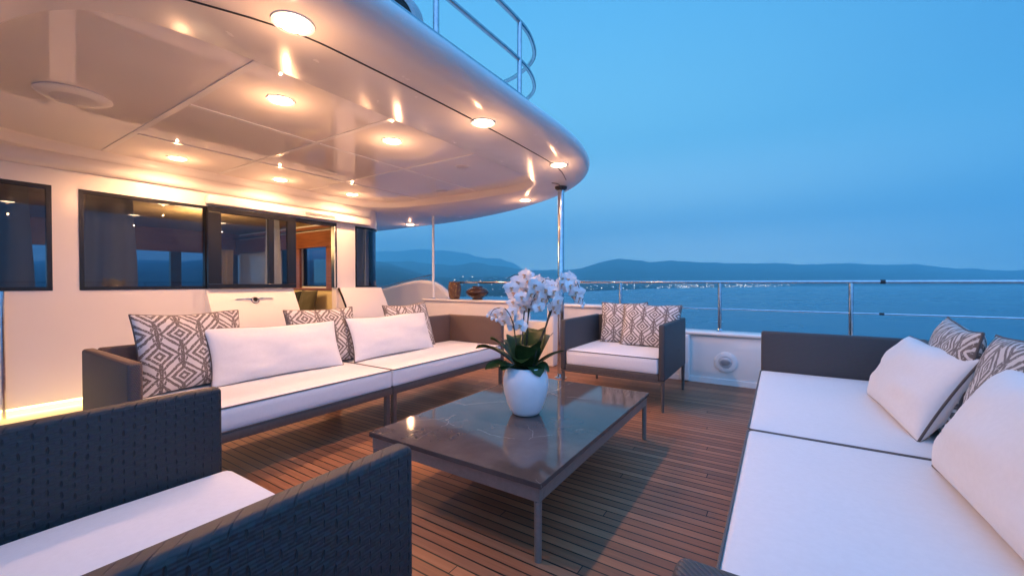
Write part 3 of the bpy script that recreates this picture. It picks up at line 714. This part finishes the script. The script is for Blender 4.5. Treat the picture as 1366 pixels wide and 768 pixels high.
obj('kick_strip', B(-1.65, 2.24, 4.725, 4.739, 0.0, .06, bev=.003), M['gel'], bw)
bm = bmesh.new(); box(bm, -.90, -.80, 4.69, 4.739, .01, .50, .015, 3); obj('fender_pocket', bm, M['gel'], bw, True, 50)
# curved wing forward of it
wg = thing('bulwark_wing', 'curved white bulwark wing sweeping up beyond the cabin corner', 'bulwark')
top = smooth_path([(-8.4, 0, .80), (-7.6, 0, .82), (-6.55, 0, .87), (-6.0, 0, .96), (-5.5, 0, 1.04), (-5.15, 0, 1.035), (-4.95, 0, .98), (-4.8, 0, .89), (-4.68, 0, .81)], 5)
bm = bmesh.new(); A_ = []; 
for y in (5.24, 5.36): A_.append(([bm.verts.new((p.x, y, p.z)) for p in top], [bm.verts.new((p.x, y, -.1)) for p in top]))
for i in range(len(top)-1):
    for f, r_ in A_: bm.faces.new((f[i], f[i+1], r_[i+1], r_[i]))
    bm.faces.new((A_[0][0][i], A_[1][0][i], A_[1][0][i+1], A_[0][0][i+1]))
for i in (0, -1): bm.faces.new((A_[0][0][i], A_[1][0][i], A_[1][1][i], A_[0][1][i]))
obj('panel', bm, M['gel'], wg, True, 40)
obj('cap', T([p+Vector((0, 5.30, 0)) for p in top], .05, n=10), M['gel'], wg, True)
obj('grab_rail', T(smooth_path([(-7.6, 5.3, .80), (-6.42, 5.3, .97), (-5.8, 5.3, 1.08), (-5.12, 5.3, 1.19)], 4), .012, n=8), M['steel'], wg, True)
obj('grab_rail', T(smooth_path([(-7.6, 5.3, .74), (-6.42, 5.3, .915), (-5.8, 5.3, 1.02), (-5.12, 5.3, 1.14)], 4), .008, n=8), M['steel'], wg, True)

rl = thing('guard_rail', 'polished steel guard rail running along the top of the bulwark', 'railing')
RY = 4.86
obj('top_rail', T([(-4.15, RY, 1.055), (-2, RY, 1.057), (0, RY, 1.058), (2.2, RY, 1.058)] + [Vector((2.2+.16*math.sin(R(a)), RY-.16+.16*math.cos(R(a)), 1.058)) for a in (20, 45, 70, 90)] + [(2.36, 2, 1.058), (2.36, -3.4, 1.058)], .017, n=14), M['steel'], rl, True)
obj('lower_rail', T([(-1.62, RY, .775), (0, RY, .772), (2.2, RY, .772)], .0085, n=10), M['steel'], rl, True)
for x, z0, r_ in ((-3.75, .80, .014), (-1.60, .535, .020), (-.53, .535, .020), (.55, .535, .020), (1.75, .535, .020)):
    p = obj('post', T([(x, RY, z0), (x, RY, 1.045)], r_, n=14), M['steel'], rl, True)
    if x > -2: obj('collar', L([(r_+.001, z0), (r_+.014, z0), (r_+.014, z0+.008), (r_+.003, z0+.018), (r_+.001, z0+.03)], n=20, cx=x, cy=RY), M['steel'], p, True)
for y in (3.4, 1.9, .4, -1.1, -2.6): obj('post', T([(2.36, y, .535), (2.36, y, 1.045)], .02, n=12), M['steel'], rl, True)
obj('rail_joint', T([(.75, RY, 1.058), (.785, RY, 1.058)], .019, n=14), M['seal'], rl, True)
obj('rail_joint', T([(.745, RY, .772), (.78, RY, .772)], .0105, n=12), M['seal'], rl, True)

pl = thing('steel_pillar', 'thick polished steel pillar holding up the overhang corner', 'pillar', (-2.02, 4.10, 0))
obj('pole', T([(0, 0, .012), (0, 0, H-.02)], .036, n=24), M['steel'], pl, True)
obj('flange', L([(.037, 2.06), (.062, 2.075), (.068, 2.085), (.068, 2.099), (0, 2.099)], n=28), M['seal'], pl, True)
obj('base', L([(0, 0), (.07, 0), (.07, .01), (.045, .02), (.037, .05)], n=28), M['steel'], pl, True)
obj('cable', T(smooth_path([(.0, -.22, 2.097), (.05, -.17, 2.09), (.045, -.09, 2.07), (.03, -.045, 2.04)], 4), .004, n=6), M['seal'], pl, True)
tp = thing('thin_pole', 'slim white pole from the bulwark cap up to the overhang', 'pole', (-4.60, 4.80, 0))
obj('shaft', T([(0, 0, .80), (0, 0, 2.10)], .019, n=12), M['batten'], tp, True)
obj('foot', L([(0, .80), (.03, .80), (.03, .808), (.014, .82)], n=16), M['steel'], tp, True)

# upper deck rail
ur = thing('upper_rail', 'curved steel rail of the upper deck above the overhang edge', 'railing')
def loop(z, d=0.0):
    c_ = smooth_path([(-1.51+d, 2.0, z), (-1.51+d, 2.40, z), (-1.535+d, 2.60, z), (-1.61+d, 2.80, z), (-1.71+d, 2.92, z), (-1.87+d, 3.01, z), (-2.08+d, 3.07, z), (-2.8+d, 3.16, z), (-4.8+d, 3.24, z)], 5)
    return [Vector((-1.51+d, -2.5, z)), Vector((-1.51+d, 1.0, z))]+c_
obj('top_rail', T(loop(2.84), .017, n=12), M['steel'], ur, True)
obj('middle_rail', T(loop(2.58), .015, n=12), M['steel'], ur, True)
obj('toe_rail', T(loop(2.335, .012), .010, n=10), M['steel'], ur, True)
for y in (-1.6, 0.0, 1.60, 2.42): obj('post', T([(-1.51, y, 2.27), (-1.51, y, 2.84)], .017, n=12), M['steel'], ur, True)
sl = thing('searchlight', 'round grey deck floodlight behind the upper rail', 'floodlight', (-1.80, 1.60, 2.50))
b_ = obj('housing', L([(0, -.10), (.08, -.10), (.13, -.06), (.145, 0), (.145, .07), (.13, .08)], n=32), M['shade'], sl, True); b_.rotation_euler = Vector((.35, -1, -.55)).to_track_quat('Z', 'Y').to_euler()
b2_ = obj('lens', L([(0, .074), (.10, .072), (.128, .078), (.0, .079)], n=32), M['black'], sl, True); b2_.rotation_euler = Vector((.35, -1, -.55)).to_track_quat('Z', 'Y').to_euler()
obj('bracket', T([(0, 0, -.2), (0, 0, -.1)], .02, n=10), M['steel'], sl)

vn = thing('bulwark_light', 'round louvred vent set in the white bulwark beside the far armchair', 'vent', (-.46, 4.739, .235))
v1 = obj('rim', L([(.105, 0), (.105, .012), (.09, .020), (.062, .022), (.062, .004)], n=40), M['gel'], vn, True); v1.rotation_euler = (R(90), 0, 0)
v2 = obj('cover', L([(0, .030), (.045, .026), (.060, .014), (.061, .004), (0, .004)], n=32), M['shade'], vn, True); v2.rotation_euler = (R(90), 0, 0)
bm = bmesh.new()
for k in range(5): w_ = (.010+.045*math.sin(PI*(k+1)/6))*.9; box(bm, -w_, w_, -.033, -.029, -.026+k*.012, -.023+k*.012)
obj('slat', bm, M['taupe'], vn)

# ------------------------------------------------------------------ vases
def pierced():
    m = mat('pierced_clay', (.10, .045, .025), .6); t = m.node_tree; b = bsdf(m); co = N(t, 'ShaderNodeTexCoord').outputs['Object']
    vo = N(t, 'ShaderNodeTexVoronoi'); vo.inputs['Scale'].default_value = 55; t.links.new(co, vo.inputs['Vector'])
    ho = mth(t, 'LESS_THAN', vo.outputs['Distance'], .16); t.links.new(mixc(t, ho, (.11, .05, .03), (.02, .01, .01)), b.inputs['Base Color'])
    b.inputs['Emission Color'].default_value = (1, .55, .2, 1); t.links.new(mth(t, 'MULTIPLY', ho, 1.6), b.inputs['Emission Strength']); bump(t, vo.outputs['Distance'], .6, .01, b); return m
la_ = thing('candle_lantern', 'tall brown pierced candle lantern on the bulwark cap', 'lantern', (-4.16, 4.80, .801))
obj('body', L([(0, 0), (.06, 0), (.075, .01), (.085, .05), (.098, .13), (.096, .20), (.082, .245), (.086, .26), (.078, .265), (.072, .245), (.085, .2), (.085, .12), (.07, .03), (0, .02)], n=36), pierced(), la_, True, None)
obj('candle', L([(0, .02), (.03, .02), (.03, .10), (0, .10)], n=16), emis('candle_glow', (1, .6, .25), 5), la_)
va_ = thing('squat_vase', 'squat dark brown oval vase on the bulwark cap', 'vase', (-3.72, 4.80, .801))
obj('body', L([(0, 0), (.075, 0), (.078, .010), (.070, .022), (.10, .040), (.135, .062), (.160, .088), (.168, .108), (.162, .130), (.138, .155), (.105, .172), (.078, .180), (.074, .188), (.082, .196), (.074, .198), (.062, .185), (0, .17)], n=48), speckle(mat('brown_glaze', (.06, .03, .02), .2), 20, (.035, .02, .015), (.075, .035, .022)), va_, True, None)

# ------------------------------------------------------------------ furniture
def leg(bm, x, y, z1, r0=.017, r1=.013):
    tube(bm, [(x, y, .0), (x, y, .006), (x, y, z1)], [r1, r1, r0], n=4 if False else 12)
def sofa(w, arm_end, label, loc, rz, cordm, sid, D=.74):
    """one module, origin at floor under its back-left corner; front towards +X, width along +Y; arm at low (-1) or high (+1) Y end"""
    t = thing('sofa_module', label, 'sofa', loc, rz, 'sofa modules facing each other across the coffee table')
    y0 = 0.0; y1 = w
    if arm_end < 0: obj('armrest', B(0, D, 0, .055, .235, .70, bev=.016, seg=4), cordm, t, True, 50); y0 = .058
    else: obj('armrest', B(0, D, w-.055, w, .235, .70, bev=.016, seg=4), cordm, t, True, 50); y1 = w-.058
    obj('backrest', B(0, .06, y0, y1, .235, .70, bev=.016, seg=4), cordm, t, True, 50)
    obj('seat_frame', B(.062, D, y0+.001, y1-.001, .235, .284, bev=.004), M['taupe'], t, True, 40)
    for x in (.04, D-.03):
        for y in (.03, w-.03):
            bm = bmesh.new(); box(bm, x-.016, x+.016, y-.016, y+.016, 0, .234, .003); obj('leg', bm, M['taupe'], t)
    hx, hy = (D-.062)/2, (y1-y0)/2-.002; cxx = .064+hx; cyy = (y0+y1)/2
    c_ = cushion(hx, hy, .066, .02, .014, sid); 
    for v in c_.verts: v.co += Vector((cxx, cyy, .352))
    cu = obj('seat_cushion', c_, M['canvas'], t, True, None)
    for z in (.414, .291):
        loop_ = rrect(cxx-hx+.003, cxx+hx-.001, cyy-hy+.002, cyy+hy-.002, .02, z)
        obj('piping', T(loop_, .0042, n=6, closed=True), M['piping'], cu, True, None)
    return t
sofa(1.455, -1, 'cabin side sofa module nearer the camera, with its cord woven arm on the left', (-3.10, .585, 0), 0, M['cord'], 1)
sofa(1.45, 1, 'cabin side sofa module farther off, its warm-lit arm panel behind the orchid', (-3.10, 2.045, 0), 0, M['cord'], 2)
sofa(1.49, -1, 'farther right hand sofa module, its long dark arm panel before the sea', (.77, 3.545, 0), PI, M['cord_dark'], 3, .88)
sofa(1.535, 1, 'right hand sofa module nearest the camera, cushion filling the lower right', (.77, 2.05, 0), PI, M['cord_dark'], 4, .88)

def armchair(label, loc, rz, wm, sid):
    """origin floor centre of the front edge; front towards -Y"""
    t = thing('armchair', label, 'armchair', loc, rz, 'woven armchairs at the ends of the coffee table')
    w, d = .93, .88
    for s in (-1, 1):
        x0 = s*w/2-(.05 if s > 0 else 0); obj('armrest', B(x0, x0+.05, 0, d, .25, .71, bev=.014, seg=4), wm, t, True, 50)
    obj('backrest', B(-w/2+.052, w/2-.052, d-.05, d, .25, .71, bev=.014, seg=4), wm, t, True, 50)
    obj('seat_frame', B(-w/2+.004, w/2-.004, .003, d-.053, .25, .298, bev=.004), M['taupe'], t) if False else obj('seat_frame', B(-w/2+.052, w/2-.052, .003, d-.052, .25, .298, bev=.004), M['taupe'], t)
    for x in (-w/2+.02, w/2-.02):
        for y in (.02, d-.02): bm = bmesh.new(); leg(bm, x, y, .249); obj('leg', bm, M['taupe'], t, True, 50)
    obj('side_rail', B(-w/2+.002, w/2-.002, .004, .03, .236, .249, bev=.002), M['taupe'], t)
    hx, hy = (w-.108)/2, (d-.062)/2; c_ = cushion(hx, hy, .068, .032 if sid == 8 else .02, .024 if sid == 8 else .012, sid)
    for v in c_.verts: v.co += Vector((0, -.022+hy if sid == 8 else .006+hy, .378 if sid == 8 else .366))
    cu = obj('seat_cushion', c_, M['canvas'], t, True, None)
    for z in (.430, .303): obj('piping', T(rrect(-hx+.002, hx-.002, .008, .004+2*hy, .02, z), .0042, n=6, closed=True), M['piping'], cu, True, None)
    return t
armchair('charcoal armchair at the far side of the table in front of the steel pillar', (-1.235, 3.44, 0), 0, M['cord_dark'], 7)
armchair('coarse woven charcoal armchair in the lower left foreground', (-1.105, .61, 0), PI, M['weave'], 8)

ct = thing('coffee_table', 'low rectangular coffee table with a dark polished stone top', 'table', (-1.22, 2.075, 0))
hw, hl = .487, .752
obj('table_top', B(-hw, hw, -hl, hl, .288, .310, bev=.002), M['stone'], ct)
bm = bmesh.new(); f = .012
for a in ((-hw+f, hw-f, -hl+f, -hl+f+.03), (-hw+f, hw-f, hl-f-.03, hl-f), (-hw+f, -hw+f+.03, -hl+f+.031, hl-f-.031), (hw-f-.03, hw-f, -hl+f+.031, hl-f-.031)): box(bm, *a, .230, .286, .002)
obj('frame', bm, M['table_metal'], ct)
for sx in (-1, 1):
    for sy in (-1, 1):
        bm = bmesh.new(); x, y = sx*(hw-.025), sy*(hl-.025); leg(bm, x, y, .229, .015, .014); obj('leg', bm, M['table_metal'], ct, True, 50)

# ------------------------------------------------------------------ pillows
def pillow_mesh(w, h, th, seed):
    bm = bmesh.new(); uvl = bm.loops.layers.uv.new('UVMap'); n = 26; sides = []; edge = []
    rn = random.Random(seed); 
    def P(u, v, s):
        pin = .05
        y = u*w/2*(1-pin*(1-v*v)*abs(u)); z = v*h/2*(1-pin*1.3*(1-u*u)*abs(v))
        k = max(0, (1-u**2))**.42*max(0, (1-v**2))**.42
        cr = noise.noise(Vector((u*2.2+seed, v*2.2, s*.3)))*.016*k + noise.noise(Vector((u*6, v*5+seed, s)))*.006*k + .003*k*math.exp(-((abs(u)-.85)/.18)**2)*math.sin(9*v+seed+4*u)
        sag = .012*noise.noise(Vector((u*1.3, seed*3.3, 0)))
        return Vector((s*(th/2*k+cr*min(1, k*2)), y, h/2+z+sag*(v+1)/2))
    def pr(k): return math.sin(PI/2*(-1+2*k/n))
    for s in (1, -1):
        g = [[bm.verts.new(P(pr(i), pr(j), s)) for j in range(n+1)] for i in range(n+1)]
        for i in range(n):
            for j in range(n):
                f_ = bm.faces.new((g[i][j], g[i+1][j], g[i+1][j+1], g[i][j+1]))
                for l_, (a, b) in zip(f_.loops, ((i, j), (i+1, j), (i+1, j+1), (i, j+1))): l_[uvl].uv = (pr(a)*w/2+seed*.37, pr(b)*h/2)
    bmesh.ops.remove_doubles(bm, verts=bm.verts, dist=1e-5)
    E_ = [P(pr(i), -1, 1) for i in range(n)]+[P(1, pr(j), 1) for j in range(n)]+[P(pr(n-i), 1, 1) for i in range(n)]+[P(-1, pr(n-j), 1) for j in range(n)]
    return bm, E_
def pillow(label, loc, rz, lean, w, h, th, mt, seed, group, roll=0):
    bm, E_ = pillow_mesh(w, h, th, seed); o = obj('pillow', bm, mt, None, True, None)
    o.location = loc; o.rotation_mode = 'ZYX' if False else 'XYZ'
    Mx = Matrix.Translation(loc) @ Matrix.Rotation(rz, 4, 'Z') @ Matrix.Rotation(-lean, 4, 'Y') @ Matrix.Rotation(roll, 4, 'X')
    o.matrix_world = Mx; props(o, label, 'pillow', group)
    obj('piping', T(E_, .0048, n=6, closed=True), M['piping'], o, True, None)
    return o
GP, GW = 'brown and white diamond patterned pillows', 'plain white lumbar pillows'
# cabin side sofa (front is +X, pillows lean back towards -X)
pillow('patterned pillow at the left end of the cabin side sofa, beside its arm', (-2.90, 1.045, .425), R(4), R(16), .56, .46, .15, M['ikat1'], 1, GP)
pillow('white lumbar pillow leaning on the leftmost patterned pillow', (-2.80, 1.50, .425), R(-2), R(20), .86, .36, .15, M['canvas'], 2, GW)
pillow('patterned pillow in the middle of the cabin side sofa between two white ones', (-2.92, 1.90, .425), R(-3), R(17), .56, .44, .15, M['ikat2'], 3, GP)
pillow('white lumbar pillow right of the central patterned one on the cabin side sofa', (-2.80, 2.48, .425), R(0), R(20), .88, .36, .15, M['canvas'], 4, GW)
pillow('patterned pillow at the far right end of the cabin side sofa', (-2.90, 2.78, .425), R(4), R(17), .58, .44, .15, M['ikat1'], 5, GP)
# far armchair (front is -Y)
pillow('patterned pillow at the back left of the far armchair', (-1.33, 4.12, .435), R(-80), R(14), .46, .42, .15, M['ikat2'], 6, GP)
pillow('patterned pillow in front on the right of the far armchair', (-1.05, 4.00, .435), R(-93), R(17), .56, .42, .15, M['ikat1'], 7, GP)
# right sofa (front is -X)
pillow('white pillow at the far end of the right hand sofa against a patterned one', (.44, 2.62, .425), PI+R(3), R(27), .80, .38, .20, M['canvas'], 8, GW)
pillow('patterned pillow standing behind the farther white one on the right hand sofa', (.60, 2.64, .425), PI-R(7), R(11), .80, .45, .16, M['ikat2'], 9, GP)
pillow('large white pillow at the right edge of the photo, nearest the camera', (.46, 1.52, .425), PI+R(2), R(27), .88, .40, .24, M['canvas'], 10, GW)
pillow('patterned pillow at the right edge behind the nearest white one', (.60, 1.95, .425), PI, R(11), .66, .44, .16, M['ikat1'], 11, GP)
# saloon pillows
pillow('black pillow on the settee seen through the open doorway', (-6.62, 3.60, .50), R(-80), R(14), .40, .42, .13, M['blackcloth'], 12, 'saloon pillows')
pillow('olive pillow on the settee seen through the open doorway', (-6.22, 3.62, .50), R(-86), R(14), .38, .44, .13, M['olive'], 13, 'saloon pillows')

# ------------------------------------------------------------------ orchid
PX, PY, PZ = -1.205, 2.0, .311
pot = thing('flower_pot', 'rounded white ceramic pot in the middle of the coffee table', 'pot', (PX, PY, PZ))
ceramic = speckle(mat('white_ceramic', (.80, .80, .82), .35), 8, (.76, .76, .78), (.84, .84, .86), (.28, .42))
obj('body', L([(0, 0), (.066, 0), (.076, .005), (.088, .022), (.106, .065), (.121, .115), (.129, .165), (.127, .205), (.117, .240), (.106, .262), (.103, .266), (.098, .262), (.108, .24), (.118, .2), (.12, .16), (0, .15)], n=56), ceramic, pot, True, None)
obj('soil', L([(0, .236), (.08, .232), (.104, .225)], n=32), speckle(mat('bark_soil', (.05, .03, .02), .95), 60, (.02, .012, .008), (.1, .06, .035), None, .01), pot, True)
orc = thing('orchid', 'white moth orchid with dark glossy leaves growing from the white pot', 'plant', (PX, PY, PZ+.22))
leafm = speckle(mat('orchid_leaf', (.03, .08, .025), .34), 14, (.018, .055, .016), (.055, .125, .035)); stemm = speckle(mat('orchid_stem', (.03, .028, .018), .5), 30, (.02, .016, .012), (.05, .05, .025))
petm = mat('orchid_petal', (.86, .84, .85), .55); bsdf(petm).inputs['Subsurface Weight'].default_value = .12; bsdf(petm).inputs['Subsurface Radius'].default_value = (.01, .008, .008); bsdf(petm).inputs['Subsurface Scale'].default_value = .3
lipm = speckle(mat('orchid_lip', (.6, .4, .25), .5), 200, (.55, .22, .20), (.80, .66, .32))
def leaf_mesh(Ln, Wd, rise, droop, twist):
    bm = bmesh.new(); n = 14; rows = []
    for i in range(n+1):
        t = i/n; x = Ln*t*(1-.10*t); z = rise*math.sin(min(1, t*1.1)*PI/2)-droop*t**2.6
        wd = 1.65*Wd*(math.sin(PI*min(1, .12+t*.82))**.6) if t < 1 else .006
        tw = twist*t
        row = []
        for k in range(-3, 4):
            s = k/3; yy = s*wd; zz = .30*wd*s*s
            row.append(bm.verts.new((x, yy*math.cos(tw)-zz*math.sin(tw), z+zz*math.cos(tw)+yy*math.sin(tw))))
        rows.append(row)
    for a, b in zip(rows, rows[1:]):
        for k in range(6): bm.faces.new((a[k], a[k+1], b[k+1], b[k]))
    bmesh.ops.solidify(bm, geom=list(bm.faces), thickness=.0025); return bm
rp = Vector((math.cos(YAW), math.sin(YAW), 0))       # picture right at the table
ang0 = YAW
for a, Ln, Wd, rise, droop, tw in ((172, .30, .040, .14, .02, .3), (196, .24, .038, .05, .03, -.2), (160, .22, .036, .15, -.02, .5), (140, .17, .036, .16, 0, .2), (118, .16, .042, .18, .0, .1), (60, .15, .048, .22, .0, -.1), (30, .17, .046, .19, .0, -.2), (2, .22, .030, .09, -.02, -.2), (-20, .13, .035, .05, .05, .1), (-60, .14, .038, .06, .07, .1), (-100, .15, .040, .10, .03, .1), (-140, .17, .038, .06, .04, 0), (-165, .20, .036, .04, .02, 0), (-80, .12, .045, .17, .02, .2)):
    o = obj('leaf', leaf_mesh(Ln, Wd, rise, droop, tw), leafm, orc, True, None); o.rotation_euler = (0, 0, ang0+R(a)); o.location = (rp.x*.02*math.cos(R(a)), rp.y*.02*math.cos(R(a)), .02)
def petal(bm, ang, Ln, Wd, cup, seed, base=.002):
    n = 6; rows = []; d = Vector((math.cos(ang), math.sin(ang), 0)); s_ = Vector((-d.y, d.x, 0))
    for i in range(n+1):
        t = i/n; wd = Wd*(math.sin(PI*min(1, .08+t*.90))**.62) if i < n else Wd*.25
        row = []
        for k in range(-3, 4):
            s = k/3; z = cup*t*t - .28*wd*s*s + .0015*math.sin(9*s+seed+5*t)
            row.append(bm.verts.new(d*(base+Ln*t*(1-.10*s*s))+s_*(wd*s)+Vector((0, 0, z))))
        rows.append(row)
    for a, b in zip(rows, rows[1:]):
        for k in range(6): bm.faces.new((a[k], a[k+1], b[k+1], b[k]))
def flower_meshes(var):
    bm = bmesh.new(); r = random.Random(var)
    for a, Ln, Wd, cu in ((90, .034, .0125, .002), (210, .033, .0125, .001), (330, .033, .0125, .001)): petal(bm, R(a+r.uniform(-4, 4)), Ln, Wd, cu-.003, r.random()*6)
    for v in bm.verts: v.co.z -= .002
    for a in (18, 162): petal(bm, R(a+r.uniform(-5, 5)), .037, .021, .004+r.uniform(-.002, .004), r.random()*6)
    mp = bpy.data.meshes.new('flower'); bmesh.ops.recalc_face_normals(bm, faces=bm.faces); bm.to_mesh(mp); bm.free(); mp.materials.append(petm); mp.shade_smooth()
    bm = bmesh.new(); bmesh.ops.create_icosphere(bm, subdivisions=1, radius=.0045, matrix=Matrix.Translation((0, .001, .006)))
    petal(bm, R(-90), .013, .0065, .008, 1)
    for a in (20, 160): petal(bm, R(a), .008, .004, .009, 2)
    ml = bpy.data.meshes.new('lip'); bm.to_mesh(ml); bm.free(); ml.materials.append(lipm); ml.shade_smooth()
    return mp, ml
FL = [flower_meshes(k) for k in range(4)]
def orc_pt(px, py, dd=0.0):
    """point on the plant at a picture position, dd metres beyond the pot's axis; returned relative to the plant's origin"""
    D = (Vector((PX, PY, 0))).dot(Vector((FW.x, FW.y, 0)).normalized())+dd
    return at_depth(px, py, D)-Vector((PX, PY, PZ+.22))
stems = [[(700, 492, 0), (697, 455, .0), (699, 420, .02), (702, 395, .02), (700, 375, .03), (690, 366, .0), (676, 372, -.04)],
         [(702, 492, .02), (703, 450, .02), (706, 415, .0), (716, 388, .0), (728, 372, .02), (738, 376, .02)],
         [(713, 490, .0), (722, 455, .0), (733, 422, .0), (742, 395, .02), (755, 372, .02), (768, 374, .0), (775, 392, -.02), (778, 404, -.03)],
         [(711, 490, -.03), (718, 460, -.03), (730, 430, -.03), (736, 412, -.02), (730, 395, -.06)],
         [(694, 490, -.02), (688, 455, -.02), (684, 430, -.02), (674, 412, -.04), (660, 412, -.05), (654, 420, -.06)]]
for s in stems:
    pts = smooth_path([orc_pt(*p) for p in s], 5); n_ = len(pts)
    obj('stem', T(pts, [.0042-.0026*i/(n_-1) for i in range(n_)], n=8), stemm, orc, True, None)
for a, b in (((700, 492, 0), (706, 398, 0)), ((712, 490, .01), (735, 410, .01))):
    obj('support_stick', T([orc_pt(*a), orc_pt(*b)], .0035, n=8), stemm, orc, True, None)
rf = random.Random(4); spots = []
def cluster(cxp, cyp, rx, ry, n, mind):
    k = 0; tries = 0
    while k < n and tries < 3000:
        tries += 1; a = rf.uniform(0, 2*PI); q_ = math.sqrt(rf.random()); x = cxp+rx*q_*math.cos(a); y = cyp+ry*q_*math.sin(a)
        dd = rf.uniform(-.07, .07)
        if all((x-u)**2+(y-v)**2+((dd-w_)*236)**2 > mind**2 for u, v, w_ in spots): spots.append((x, y, dd)); k += 1
cluster(702, 383, 20, 16, 17, 11); cluster(706, 402, 22, 12, 13, 11); cluster(736, 396, 13, 20, 11, 11); cluster(757, 382, 17, 12, 13, 9)
cluster(673, 420, 13, 10, 6, 11); cluster(688, 430, 8, 9, 3, 10); cluster(771, 395, 6, 12, 4, 9)
camdir = (Vector((0, 0, CAMZ))-Vector((PX, PY, .85))).normalized()
for i, (x, y, dd) in enumerate(spots):
    p = orc_pt(x, y, dd); mp, ml = FL[i % 4]
    ff = (camdir+Vector((rf.uniform(-.75, .75), rf.uniform(-.75, .75), rf.uniform(-.45, .3)))-rp*(708-x)/45*.5).normalized() if dd < .035 else Vector((rf.uniform(-1, 1), rf.uniform(-1, 1), rf.uniform(-.3, .3))).normalized()
    q_ = ff.to_track_quat('Z', 'Y'); rollm = Matrix.Rotation(rf.uniform(-.35, .35), 4, 'Z')
    sc_ = rf.uniform(1.05, 1.38) if x < 765 else rf.uniform(.9, 1.2)
    mw = Matrix.Translation(p) @ q_.to_matrix().to_4x4() @ rollm @ Matrix.Scale(sc_, 4)
    o = bpy.data.objects.new('flower', mp); C.objects.link(o); o.parent = orc; o.matrix_local = mw
    l_ = bpy.data.objects.new('lip', ml); C.objects.link(l_); l_.parent = o
for x, y, dd in ((650, 421, -.06), (656, 425, -.06), (779, 405, -.03), (777, 409, -.03), (662, 427, -.05)):
    bm = bmesh.new(); bmesh.ops.create_icosphere(bm, subdivisions=2, radius=.008); 
    for v in bm.verts: v.co.z *= 1.4
    o = obj('bud', bm, petm, orc, True, None); o.location = orc_pt(x, y, dd)

# ------------------------------------------------------------------ evening haze
HAZE = 3.4e-4
scene.cycles.volume_bounces = 4
bm = bmesh.new(); box(bm, -9500, 7000, -300, 8600, WZ-1, 1120)
hz = bpy.data.materials.new('evening_haze'); hz.use_nodes = True; t = hz.node_tree; t.nodes.clear()
pv = N(t, 'ShaderNodeVolumePrincipled'); pv.inputs['Color'].default_value = (.58, .92, 1, 1); pv.inputs['Density'].default_value = HAZE; pv.inputs['Anisotropy'].default_value = .3
o_ = N(t, 'ShaderNodeOutputMaterial'); t.links.new(pv.outputs[0], o_.inputs['Volume'])
h = obj('haze', bm, hz); h['kind'] = 'stuff'; h['label'] = 'thin blue evening haze over the bay'
